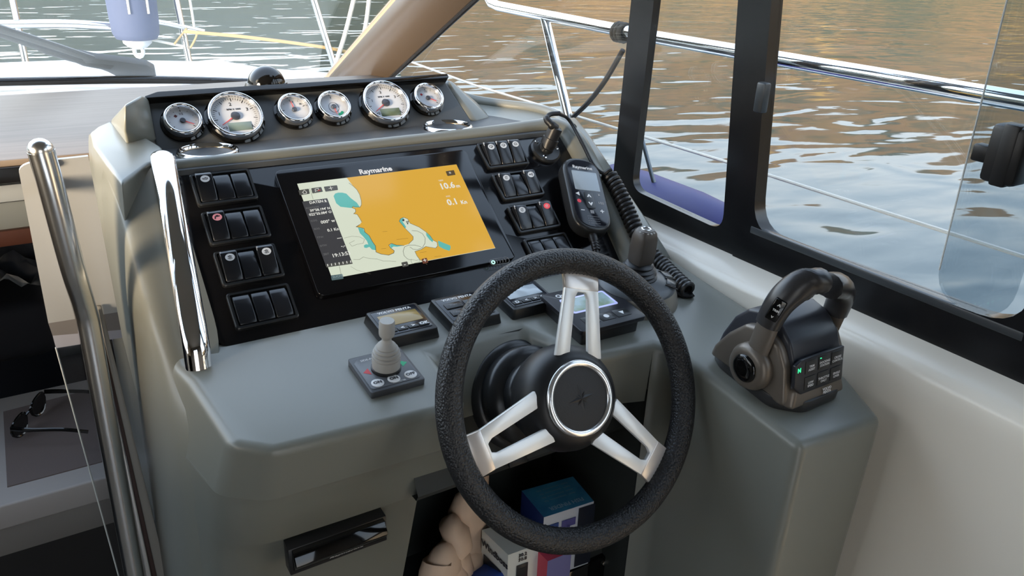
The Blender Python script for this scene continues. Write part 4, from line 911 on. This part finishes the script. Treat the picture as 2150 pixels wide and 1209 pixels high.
# keypad on the aft face
kd = Vector((0, .012, .046)).normalized(); kn_ = Vector((0, -kd.z, kd.y)); KF = frame((-.004, -.0595, .050), (1, 0, 0), kd, kn_)
g = G(); g.prism([(-.047, -.010), (-.034, -.0225), (.044, -.0225), (.044, .0235), (-.036, .0235), (-.047, .018)], .0, .0055, KF, r=.0012); kp_ = obj('keypad', g, mat('keypad_black', (.02, .021, .026), rough=.32), t)
for j, row in enumerate((('TRIM\nASSIST', 'DOCKING\nSTATION', 'CRUISE\nCONTROL'), ('LOW\nSPEED', 'THROTTLE\nONLY', 'SINGLE\nLEVER'))):
    for i, s in enumerate(row):
        M = KF @ T(-.0195 + i * .0245, .0120 - j * .0215, .0050)
        g = G(); g.box(.0205, .0175, .003, M, r=.0009); b = obj('key', g, RUB2, t); text(s, .0042, PRINT, b, M @ T(.001, -.002, .0017), bold=.0001)
text('N', .0075, mat('neutral_led', (.0, .5, .2), emit=(.05, .9, .35), es=1.0), kp_, KF @ T(-.0405, .011, .0058), bold=.0004)
g = G(); g.box(.0024, .0012, .0006, KF @ T(-.0025, .0185, .0067)); obj('led', g, MATS['neutral_led'], kp_)
for s, dy in (('VOLVO', .0022), ('PENTA', -.0022)): text(s, .0050, PRINT, hd, frame((.012, -.0712, .0225), (1, 0, 0), Vector((0, .30, .95)), Vector((0, -.95, .30))) @ T(0, dy, .0012), bold=.0002)
def tw(p): return TI @ Vector(p)
LEV = [[(.273, -.467, -.089), (.2745, -.474, -.055), (.277, -.479, -.022)], [(.2765, -.478, -.026), (.279, -.481, -.010), (.284, -.486, .008), (.294, -.493, .0235), (.306, -.499, .0310), (.318, -.502, .0325), (.326, -.503, .0320)]]
LEV2 = [[(.399, -.467, -.089), (.3985, -.478, -.060), (.395, -.487, -.028)], [(.3955, -.486, -.031), (.393, -.490, -.014), (.386, -.495, .001), (.374, -.499, .0125), (.362, -.502, .018), (.352, -.503, .0205), (.345, -.503, .0215)]]
for k, L in enumerate((LEV, LEV2)):
    sgn = 1 if k == 0 else -1
    a = spline([tw(p) for p in L[0]], 5); b = spline([tw(p) for p in L[1]], 6)
    g = G(); g.tube(a, [.017] * 3 + [.0155] * (len(a) - 3), 12, sy=.55, up=(1, 0, 0)); lv = obj('lever', g, TAUPE, t, smooth=45)
    n_ = len(b); g = G(); g.tube(b, [.0165 + .003 * min(1, i / (n_ * .6)) - (.004 if i == n_ - 1 else 0) for i in range(n_)], 14, sy=.82, up=(1, 0, .3)); obj('handle', g, mat('lever_handle', (.03, .029, .03), rough=.3) if 'lever_handle' not in MATS else MATS['lever_handle'], lv, smooth=50)
    if k == 0:
        c = tw((.2800, -.4835, .000)); ax_ = (b[12] - b[4]).normalized(); nx = Vector((-1, -.75, .25)); nx = (nx - ax_ * nx.dot(ax_)).normalized(); M = frame(c + nx * .0125, ax_.cross(nx), ax_, nx)
        g = G(); g.box(.0150, .029, .008, M, r=.002); tr = obj('trim_switch', g, GLOSSB, lv)
        text('^', .0075, PRINT, tr, M @ T(0, .0065, .0042), bold=.0002, sx=1.2); text('TRIM', .0038, PRINT, tr, M @ T(0, 0, .0042), bold=.0001); text('v', .0055, PRINT, tr, M @ T(0, -.0085, .0042), bold=.0001, sx=1.3)
    pv = tw((.278 if k == 0 else .394, -.467, -.089)); M = T(*pv) @ RY(-90 * sgn)
    g = G(); g.lathe([(.031, 0), (.031, .008), (.027, .015), (.020, .0165)], 40, M); obj('pivot', g, TAUPE, lv, smooth=50)
    g = G(); g.lathe([(.0185, .014), (.0185, .0175), (.016, .0200), (.008, .0208)], 32, M); obj('pivot_button', g, GLOSSB, lv, smooth=50)

# ------------------------------------------------------------------ card reader
t = thing('card_reader', 'glossy black card reader flap on the front below the shelf', 'card reader', T(-.211, -.267, -.312))
g = G(); g.prism([(.012, .018), (-.014, .016), (-.024, .002), (-.006, -.020), (.012, -.020)], -.060, .060, fr_x, r=.0012); obj('flap', g, GLOSSB, t)
text('Raymarine', .0105, PRINT, t, frame((.006, -.0158, -.0086), (1, 0, 0), Vector((0, -.63, .77)), Vector((0, -.77, -.63))) @ T(0, 0, .0008), bold=.0002)
g = G(); g.prism([(.012, .0195), (-.008, .018), (-.008, -.022), (.012, -.022)], -.064, .064, fr_x, r=.001); obj('housing', g, RUB, t)

# ------------------------------------------------------------------ things stowed in the locker under the wheel
TRZ = -.531
def carton(name, tops, ztop, label, mats_, cat='box'):
    P = [at(x, y, Z=ztop) for x, y in tops]; c = sum(P, Vector()) / len(P)
    t = thing(name, label, cat, T(c.x, c.y, TRZ)); h = ztop - TRZ
    q = [((p - c).x, (p - c).y) for p in P]
    g = G(); n = len(q)
    b = [g.bm.verts.new((x, y, 0)) for x, y in q]; u = [g.bm.verts.new((x, y, h)) for x, y in q]
    fs = [g.bm.faces.new(b), g.bm.faces.new(u)] + [g.bm.faces.new((b[i], b[(i + 1) % n], u[(i + 1) % n], u[i])) for i in range(n)]
    for i, f in enumerate(fs): f.material_index = min(i, len(mats_) - 1)
    bmesh.ops.recalc_face_normals(g.bm, faces=fs)
    o = obj('carton', g, mats_, t, smooth=0); return t, o, [Vector((*p, h)) for p in q], h
CB = mat('carton_navy', '1d2f66', rough=.4); CT = mat('carton_teal', '58b4d6', rough=.35, noise=(14, '2a5c92', .2)); CW = mat('carton_white', 'b9bfc9', rough=.4); CWH = mat('carton_offwhite', 'cfd2cc', rough=.45); CPK = mat('carton_pink', 'c9455a', rough=.45); CBL = mat('carton_dark', '0e1626', rough=.4)
t, o, q, h = carton('carton_box', [(1095, 1030), (1142, 1086), (1247, 1052), (1203, 1000)], -.405, 'blue and white fish finder carton standing in the locker', [CB, CT, CB, CW, CBL, CB])
def on_face(a, b, h, fx, fz):
    """frame on the upright face a-b of a carton"""
    d = (b - a); d.z = 0; d.normalize(); n = Vector((d.y, -d.x, 0)); p = a.lerp(b, fx); return frame((p.x + n.x * .0012, p.y + n.y * .0012, h * fz), d, (0, 0, 1), n)
def on_top(a, b, c, fx, fy, h):
    d = (b - a); d.z = 0; d.normalize(); e = Vector((-d.y, d.x, 0)); p = a + (b - a) * fx + (c - b) * fy; return frame((p.x, p.y, h + .001), d, e, (0, 0, 1))
text('FISH FINDER', .011, mat('print_pale_blue', '9fc3d6', rough=.5), o, on_top(q[1], q[2], q[3], .52, .18, h) @ RZ(180), bold=.0002)
for k in range(4): text('depth  temperature  fish', .0058, mat('print_blue_grey', '7fa0b4', rough=.5) if k == 0 else MATS['print_blue_grey'], o, on_top(q[1], q[2], q[3], .5, .45 + k * .13, h) @ RZ(180))
text('Erchang', .0135, PRINT, o, on_face(q[1], q[2], h, .80, .66) @ RZ(-90), bold=.0003); text('F12', .013, PRINT, o, on_face(q[1], q[2], h, .18, .70) @ RZ(-90), bold=.0003)
M = on_face(q[1], q[2], h, .14, .5); g = G(); g.box(.028, .09, .0008, M); obj('print_band', g, mat('print_navy', '24417f', rough=.4), o)
M = on_face(q[1], q[2], h, .86, .5); g = G(); g.box(.030, .118, .0006, M); obj('print_band', g, CBL, o)
M = on_face(q[1], q[2], h, .5, .8); g = G(); g.box(.025, .014, .0008, M); g.box(.006, .022, .0008, M @ T(0, -.015, 0)); obj('print_picture', g, mat('print_violet', '4b4a86', rough=.5), o)
t, o, q, h = carton('carton_box', [(1012, 1112), (1067, 1165), (1134, 1141), (1082, 1093)], -.440, 'off-white wind meter carton in the locker beside the tan gloves', [CWH])
text('Windboss', .0165, PRINTK, o, on_face(q[0], q[1], h, .52, .76), bold=.0006)
M = on_face(q[1], q[2], h, .45, .52); g = G(); g.box(.020, .034, .001, M, r=.002); g.box(.014, .012, .0016, M @ T(0, .004, 0)); obj('print_picture', g, mat('print_device', (.02, .022, .025), rough=.3), o)
text('30.2\n30.8', .0085, PRINTK, o, on_face(q[1], q[2], h, .45, .86), bold=.0003)
g = G(); M = on_top(q[0], q[1], q[2], .3, .45, h)
for k in range(9): g.box((.0012, .0022, .0008)[k % 3], .012, .0004, M @ RZ(90 * 0) @ T(-.014 + k * .0034, 0, 0))
obj('bar_marks', g, PRINTK, o); M = on_face(q[0], q[1], h, .45, .35); g = G(); g.box(.045, .034, .0006, M); obj('print_picture', g, MATS['print_device'], o)
t, o, q, h = carton('carton_box', [(1100, 1128), (1150, 1178), (1200, 1158), (1150, 1110)], -.455, 'pink and violet carton half hidden behind the wheel rim', [CPK, CPK, CPK, mat('carton_violet', '6a6a9a', rough=.4), CB, CPK])
# gloves
TAN = mat('glove_tan', 'd2b8a0', rough=.6, bump=(60, .25, .004), noise=(14, 'c0a48b', .3))
gc = at(952, 1170, Y=-.19); t = thing('work_glove', 'crumpled tan leather gloves at the left of the locker', 'glove', T(gc.x, -.19, TRZ) @ Matrix.Scale(1.28, 4))
g = G()
for (x0, y0, z0, x1, y1, z1, r0) in ((-.030, -.035, .02, -.034, -.030, .075, .026), (-.008, -.022, .02, -.006, -.012, .098, .024), (.016, -.005, .02, .022, .004, .118, .023), (.036, .014, .02, .042, .022, .13, .020), (-.045, -.030, .0, .05, .02, .04, .030)):
    a, b = Vector((x0, y0, z0)), Vector((x1, y1, z1)); pts = [a.lerp(b, k / 7) + Vector((.004 * math.sin(k * 1.9 + x0 * 90), .003 * math.cos(k * 2.3), 0)) for k in range(8)]
    g.tube(pts, [r0 * .9, r0, r0 * 1.02, r0 * .96, r0 * 1.03, r0 * .95, r0 * .8, r0 * .4], 14, sy=.75)
gl = obj('glove', g, TAN, t, smooth=80)
g = G(); g.box(.13, .055, .022, T(.005, -.045, .032) @ RY(-9) @ RX(-18), r=.008, seg=3); 
cb = obj('blue_pouch', g, mat('pouch_blue', '24489a', rough=.5, bump=(50, .2, .003)), None, T(gc.x + .05, -.205, TRZ)); tag(cb, 'bright blue fabric pouch lying in front of the gloves', 'pouch')

# ------------------------------------------------------------------ compass on the dash
cc = at(559, 168, Y=.44)
t = thing('compass', 'glossy black dome compass behind the instrument visor', 'compass', T(cc.x, .44, .05))
zd = cc.z - .05
g = G(); g.lathe([(.040, 0), (.040, zd - .012), (.036, zd - .004)], 32); obj('base', g, RUB2, t)
g = G(); g.lathe([(.0335 * math.cos(R(a)), zd - .008 + .0335 * math.sin(R(a))) for a in range(0, 88, 8)], 36); obj('dome', g, GLOSSB, t, smooth=80)
g = G(); g.tube(spline([(-.038, 0, zd - .012), (-.020, .034, zd - .010), (.020, .034, zd - .010), (.038, 0, zd - .012)], 6), .003, 8); obj('hood', g, RUB, t)

# ------------------------------------------------------------------ companionway: door, pole, jamb, step
YP = .03
def pl(px, py, Y=YP): p = at(px, py, Y=Y); return (p.x, p.z)
t = thing('cabin_door', 'clear acrylic companionway door with its white reflection built as an upper panel', 'door', T(-.43, YP, -1.0))
DI = t.matrix_world.inverted(); XZ = frame((0, YP, 0), (1, 0, 0), (0, 0, 1), (0, -1, 0))
e0, e1_, e2_, e3_, e4_ = pl(38, 352), pl(101, 676), pl(110, 702), pl(117, 728), pl(255, 1230)
xr = -.392
def slab(name, poly, m, z0=-.003, z1=.003, r=0., smooth=0):
    g = G(); g.prism(poly, z0, z1, XZ, r=r); return obj(name, g, m, t, DI, smooth)
k1 = pl(250, 652)[1]; k2 = pl(252, 690)[1]; k3 = pl(257, 706)[1]
WREFL = mat('door_reflection_white', 'a5a6a6', rough=.35)  # bright reflection in the acrylic, built as opaque white and grey slabs
slab('reflection_panel', rpoly([e1_, (xr, k1), (xr, pl(190, 326)[1]), (e0[0] + .012, pl(60, 340)[1]), e0], [0, 0, 0, .012, .012], 3), WREFL, -.004, .004)
slab('reflection_grey_band', [e2_, (xr, k2), (xr, k1), e1_], mat('door_reflection_grey', '77726f', rough=.4), -.004, .004)
slab('reflection_pale_band', [e3_, (xr, k3), (xr, k2), e2_], mat('door_reflection_lavender', 'a9a9b4', rough=.4), -.004, .004)
slab('acrylic_pane', [e4_, (-.37, e4_[1]), (xr, k3), e3_], glass('acrylic', (.72, .72, .74), 1.0))
g = G(); g.tube([(*(lambda q: (q[0], YP - .002, q[1]))(q),) for q in (e3_, e4_)], .0012, 6); obj('pane_edge', g, MATS['pane_edge'], t, DI)
sq = pl(108, 340); g = G(); g.lathe([(.005, 0), (.005, .003), (.003, .005)], 14, T(sq[0], YP - .004, sq[1]) @ RX(90)); obj('screw', g, STEEL, t, DI)
# chrome pole
YQ = .0
pt = [at(86, 316, Y=-.06), at(110, 400, Y=-.055), at(152, 560, Y=-.035), at(176, 640, Y=-.012), at(190, 700, Y=-.004), at(226, 900, Y=.0), at(277, 1175, Y=.0)]
pt.append(pt[-1] + (pt[-1] - pt[-2]) * 1.6); base = pt[-1]
t = thing('grab_pole', 'bright steel grab pole beside the companionway door', 'pole', T(base.x, base.y, base.z))
g = G(); g.tube([p - base for p in spline(pt, 6)], .0135, 20); obj('tube', g, mat('pole_steel', (.86, .86, .85), rough=.22, metal=1.), t, smooth=80)
g = G(); g.ball(.0135, T(*(pt[0] - base)), 16); obj('end_cap', g, MATS['pole_steel'], t, smooth=80)
g = G(); g.lathe([(.03, 0), (.03, .004), (.02, .008)], 24); obj('foot', g, STEEL, t)
bq = at(88, 398, Y=0) - base; g = G(); g.box(.006, .05, .016, T(bq.x, bq.y, bq.z), r=.002); obj('bracket', g, STEEL, t)
# jamb strips between pole and console
t = thing('door_jamb', 'grey and brown jamb strips along the console side', 'jamb', T(-.405, .06, -1.0)); JI = t.matrix_world.inverted()
def jstrip(name, a, b, w, m, Y, dep=.02):
    A_, B_ = at(*a, Y=Y), at(*b, Y=Y); d = (B_ - A_).normalized(); B2 = B_ + d * .35
    g = G(); g.prism([(A_.x - w / 2, A_.z), (A_.x + w / 2, A_.z), (B2.x + w / 2, B2.z), (B2.x - w / 2, B2.z)], 0, dep, frame((0, Y, 0), (1, 0, 0), (0, 0, 1), (0, -1, 0)), r=.002); obj(name, g, m, t, JI)
def jquad(name, q, m, Y, dep):
    P = [at(x, y, Y=Y) for x, y in q]; a_, b_ = P[2] - P[1], P[3] - P[0]; P[2] = P[2] + a_.normalized() * .4; P[3] = P[3] + b_.normalized() * .4
    g = G(); g.prism([(p.x, p.z) for p in P], 0, dep, frame((0, Y, 0), (1, 0, 0), (0, 0, 1), (0, -1, 0)), r=.001); obj(name, g, m, t, JI)
jquad('cover_strip', [(203, 640), (212, 640), (352, 1209), (320, 1209)], mat('jamb_grey', '8d8a84', rough=.4), .024, .004)
jquad('seal', [(200, 650), (204, 650), (329, 1209), (318, 1209)], mat('jamb_brown', '3d2c28', rough=.6), .019, .005)
jquad('metal_strip', [(192, 660), (200, 660), (318, 1209), (304, 1209)], ALU, .014, .006)
# step with sunglasses
SZ = -.45
t = thing('companionway_step', 'white step with grey-brown non-slip mat behind the door', 'step', T(-.5, .4, SZ)); TI2 = t.matrix_world.inverted()
sp = [at(x, y, Z=SZ) for x, y in ((0, 855), (12, 880), (10, 1015), (215, 965), (190, 815))]
g = G(); xl, xr_, y0, y1 = -.625, -.36, .215, .575
g.prism(rpoly([(xl, y0), (xr_, y0), (xr_, y1), (xl, y1)], .02, 4), SZ - .045, SZ, r=.006, seg=3); obj('tread', g, mat('step_white', 'a49f9c', rough=.45), t, TI2)
g = G(); g.prism([(-.583, .262), (-.38, .262), (-.38, .53), (-.583, .515)], SZ, SZ + .002); obj('mat', g, mat('step_mat', '6d625f', rough=.8, bump=(400, .2, .001)), t, TI2, 0)
g = G(); g.box(.26, .012, .06, T(-.49, y0 + .012, SZ - .07), r=.003); obj('nosing', g, mat('step_nose', '77736f', rough=.5), t, TI2)
g = G(); g.box(.30, .34, .5, T(-.48, .42, SZ - .32)); obj('riser', g, FLOORM, t, TI2)
# sunglasses: front frame near the left, temples to the right
sc_ = at(65, 880, Z=SZ + .015)
t = thing('sunglasses', 'black sunglasses lying upside down on the step mat', 'sunglasses', T(sc_.x, sc_.y, SZ + .002) @ RZ(62))
g = G()
for s in (-1, 1):
    g.tube([(s * .034 + .026 * math.cos(a * .3927), .002 * math.cos(a * .8), .024 + .019 * math.sin(a * .3927)) for a in range(16)], .0022, 6, closed=True)
g.tube(spline([(-.012, 0, .03), (0, -.004, .034), (.012, 0, .03)], 4), .0025, 6); obj('frame', g, GLOSSB, t)
for s in (-1, 1):
    g = G(); g.prism([(s * .034 + .0255 * math.cos(a * .3927), .024 + .0185 * math.sin(a * .3927)) for a in range(16)], -.0008, .0008, RX(90)); obj('lens', g, mat('sunglass_lens', (.01, .01, .011), rough=.08) if 'sunglass_lens' not in MATS else MATS['sunglass_lens'], t, smooth=0)
    g = G(); g.tube(spline([(s * .061, 0, .034), (s * .064, -.03, .033), (s * .062, -.085, .032), (s * .055, -.125, .022)], 6), [.003] * 7 + [.0024] * 12, 8, sy=1.6); obj('temple', g, GLOSSB, t)
# dark clothes heaped on the berth
CL = mat('clothes_navy', (.012, .016, .026), rough=.75, sheen=.3)
ca = at(40, 560, Y=.72)
g = G(); rws = []
for i in range(26):
    rw = []
    for j in range(22):
        x = -.32 + .42 * i / 25; y = -.05 + .36 * j / 21; zz = .075 * (1 - ((x + .1) / .25) ** 2 * .6) * (1 - ((y - .12) / .22) ** 2 * .6) + .018 * math.sin(x * 70 + y * 30 + 2 * math.sin(y * 40)) + .012 * math.sin(y * 85 - x * 40) - .03
        rw.append((x, y, max(-.05, zz)))
    rws.append(rw)
g.loft(rws, closed=False, cap=False)
o = obj('jacket', g, CL, None, T(ca.x, ca.y - .08, ca.z), 80); tag(o, 'crumpled dark navy jacket heaped on the berth', 'jacket')
g = G(); g.box(.9, .62, .12, T(0, 0, -.06), r=.03, seg=3); o = obj('berth_cushion', g, mat('cushion_black', (.006, .006, .009), rough=.8), None, T(-.92, .90, ca.z - .03)); tag(o, 'black berth cushion under the navy jacket', 'cushion')

# ------------------------------------------------------------------ outside: rails, lines, fenders, wiper
XR = .75
t = thing('guard_rail', 'polished steel guard rail tube outside the starboard windows', 'rail', T(XR, 0, -.36))
zr = at(1620, 122, X=XR).z; a = at(1040, 12, X=XR)
g = G(); g.tube([(0, -1.5, zr + .36), (0, -.4, zr + .36), (0, .3, zr + .362), (0, a.y - .02, a.z + .36), (0, a.y + .02, a.z + .365), (.01, a.y + .16, a.z + .46), (.02, a.y + .30, a.z + .60)], .0138, 18); obj('tube', g, CHROME, t, smooth=70)
b0, b1 = at(1142, 30, X=XR), at(1192, 240, X=XR); d = (b1 - b0); b2 = b0 + d * ((-.36 - b0.z) / d.z)
g = G(); g.tube([Vector((0, b0.y, b0.z + .36)), Vector((0, b2.y, 0))], .0125, 16); st = obj('stanchion', g, CHROME, t, smooth=70)
g = G(); g.lathe([(.03, 0), (.03, .006), (.016, .014)], 20, T(0, b2.y, 0)); obj('foot', g, STEEL, st)
cl_ = at(1305, 62, X=XR) ; g = G()
for k in range(3): g.tube([(.018 * math.cos(q * .5236), cl_.y + (k - 1) * .012, zr + .36 + .018 * math.sin(q * .5236)) for q in range(12)], .006, 8, closed=True)
obj('rope_hitch', g, mat('rope_black', (.02, .02, .02), rough=.8), t)
WIRE = mat('lifeline_wire', (.62, .58, .52), rough=.4, metal=.3); ROPEB = mat('rope_beige', 'a08a60', rough=.8); ROPEW = mat('rope_white', 'cdc8bd', rough=.8, bump=(200, .6, .004))
lz = at(1700, 395, X=XR).z; l0 = at(1000, 180, X=XR)
g = G(); g.tube([(XR, -1.5, lz), (XR, 0, lz), (XR, l0.y, l0.z), (XR + .03, l0.y + .6, l0.z)], .0035, 8); tag(obj('lifeline', g, WIRE), 'thin wire lifeline below the guard rail', 'wire')
g = G(); g.tube(spline([at(1308, 105, X=.72), at(1270, 170, X=.72), at(1235, 215, X=.72), at(1203, 246, X=.72)], 6), .006, 8); tag(obj('rope', g, mat('rope_dark', (.02, .02, .022), rough=.7)), 'black rope hanging diagonally from the guard rail', 'rope')
g = G(); g.tube([at(1340, 262, X=.64), at(1373, 384, X=.64)], .0045, 10); tag(obj('strut', g, mat('strut_steel', (.12, .14, .16), rough=.3, metal=.7)), 'thin dark strut outside the narrow window', 'strut')
# navy fender lying on the side deck
fa, fb = at(1310, 355, X=.64), at(1500, 478, X=.64)
t = thing('deck_fender', 'navy blue fender lying along the side deck outside the narrow window', 'fender', T(.66, (fa.y + fb.y) / 2, fa.z - .085))
NAVY = mat('fender_navy', '33336e', rough=.5); L2 = .24
prof = [(.012, -L2 - .03), (.02, -L2), (.05, -L2 + .03), (.078, -L2 + .09), (.085, -.05), (.085, .12), (.08, .2), (.05, .26), (.015, .285)]
g = G(); g.lathe(prof, 32, RX(-90)); obj('body', g, NAVY, t, smooth=80)
g = G(); g.tube([(.02 * math.cos(k * .5236), -L2 - .04, .02 * math.sin(k * .5236)) for k in range(12)], .006, 8, closed=True); obj('eye', g, NAVY, t)
# pulpit: stanchions and tubes at the bow
def stanch(b, top, label):
    B0 = at(*b, Z=-.2); T0 = at(*top, Y=B0.y + .06); t = thing('bow_stanchion', label, 'stanchion', T(*B0), 'bow rail stanchions')
    T1 = B0 + (T0 - B0) * 2.2
    g = G(); g.tube([Vector((0, 0, 0)), T0 - B0, T1 - B0], .0145, 14); obj('tube', g, STEEL, t, smooth=70)
    g = G(); g.lathe([(.035, 0), (.035, .008), (.02, .016)], 20); obj('foot', g, STEEL, t); return B0, T0
S1 = stanch((706, 152), (659, 0), 'white steel bow stanchion nearest the windshield pillar')
S2 = stanch((400, 142), (370, 0), 'slim bow stanchion just right of the hanging blue fender')
S3 = stanch((58, 152), (26, 0), 'bow stanchion at the far left behind the wiper')
def px_tube(name, pts, Y, r, m, label, cat, k=6, group=None):
    g = G(); g.tube(spline([at(x, y, Y=yy) for (x, y), yy in zip(pts, Y if isinstance(Y, (list, tuple)) else [Y] * len(pts))], k), r, 10)
    return tag(obj(name, g, m, smooth=70), label, cat, group)
px_tube('bow_rail', [(-60, 52), (20, 51), (140, 50), (260, 57)], [3.05, 3.05, 3.05, 3.05], .018, STEEL, 'lower white bow rail tube left of the hanging fender', 'rail')
px_tube('bow_rail', [(244, 37), (330, 46), (385, 57), (430, 67)], [3.0, 3.0, 2.98, 2.95], .011, STEEL, 'bent bow rail tube passing the hanging fender', 'rail')
px_tube('mooring_line', [(386, 66), (500, 76), (600, 88), (690, 101), (735, 111)], [2.9, 2.84, 2.78, 2.7, 2.66], .008, ROPEB, 'beige line running from the bow rail to the stanchion', 'rope')
px_tube('rope', [(255, 75), (300, 80), (360, 92), (402, 100)], 2.98, .006, ROPEW, 'thin white line under the hanging fender', 'rope'); px_tube('rope', [(366, 93), (380, 75), (392, 60)], 2.96, .005, ROPEB, 'short beige lashing left of the slim stanchion', 'rope'); px_tube('rope', [(400, 101), (410, 82), (416, 65)], 2.96, .005, ROPEB, 'short beige lashing right of the slim stanchion', 'rope'); px_tube('rope', [(397, -10), (403, 25), (408, 58)], 2.97, .006, ROPEW, 'thin white cord beside the slim stanchion', 'rope')
px_tube('rope', [(745, -10), (725, 70), (706, 130), (700, 156)], 2.2, .009, ROPEW, 'white twisted rope running up beside the pillar', 'rope', group=None)
px_tube('rope', [(776, -10), (770, 40), (762, 85)], 2.2, .009, ROPEW, 'short white rope nearest the taupe pillar', 'rope')
# hanging fender
FY = 2.98; fc = at(288, 84, Y=FY); t = thing('hanging_fender', 'blue-grey fender with pale end hanging at the bow rail', 'fender', T(fc.x, FY, fc.z))
FBL = mat('fender_cover_blue', '3c4869', rough=.8); g = G(); g.lathe([(.055, 0), (.085, .006), (.098, .03), (.102, .09), (.106, .25), (.106, .5), (.07, .62), (.02, .68)], 36); obj('cover', g, FBL, t, smooth=80)
g = G(); g.lathe([(.062, .010), (.060, -.012), (.040, -.030), (.022, -.036)], 28); en = obj('end', g, mat('fender_end', 'c9cacc', rough=.5), t, smooth=80)
g = G(); g.tube([(.018 * math.cos(k * .5236), 0, -.048 + .026 * math.sin(k * .5236)) for k in range(12)], .009, 8, closed=True); obj('eye', g, MATS['fender_end'], t)
for an in (-105, -62): g = G(); g.tube([(.108 * math.cos(R(an)), .108 * math.sin(R(an)), .12), (.109 * math.cos(R(an)), .109 * math.sin(R(an)), .5)], .005, 8); obj('cord', g, ROPEW, t)
# windshield wiper
def wpt(x, y, d=.03): return ws(x, y, d)
base_w = wpt(300, 168, .02); t = thing('windshield_wiper', 'dark grey windshield wiper arm and blade at the left', 'wiper', T(*base_w))
WIP = mat('wiper_grey', '4b4f55', rough=.45, bump=(300, .3, .001))
g = G(); pts = [wpt(-80, 34), wpt(0, 60), wpt(100, 92), wpt(190, 122)]; g.tube([p - base_w for p in spline(pts, 4)], .014, 8, sy=.5, up=WSN); obj('blade', g, WIP, t)
g = G(); pts = [wpt(-80, 44, .045), wpt(0, 72, .045), wpt(100, 106, .045), wpt(165, 125, .04), wpt(230, 138, .035)]; g.tube([p - base_w for p in spline(pts, 4)], [.011] * 8 + [.016] * 5 + [.022] * 4, 8, sy=.5, up=WSN); obj('arm', g, WIP, t)
pg = [(165, 116), (200, 124), (262, 131), (310, 138), (326, 147), (330, 168), (258, 168), (226, 152), (178, 134)]
g = G(); A3 = [wpt(x, y, .03) - base_w for x, y in pg]; B3 = [p + WSN * .018 for p in A3]; n = len(A3)
g.poly3(A3 + B3, [tuple(range(n)), tuple(range(n, 2 * n))] + [(i, (i + 1) % n, n + (i + 1) % n, n + i) for i in range(n)], r=.004); obj('arm_cover', g, WIP, t)

# ------------------------------------------------------------------ lettering becomes plain meshes
bpy.context.view_layer.update(); dg = bpy.context.evaluated_depsgraph_get()
for o in TEXTS:
    me = bpy.data.meshes.new_from_object(o.evaluated_get(dg)); me.name = 'lettering'
    M, p, nm = o.matrix_local.copy(), o.parent, o.name
    bpy.data.objects.remove(o); link('lettering', me, p, M)
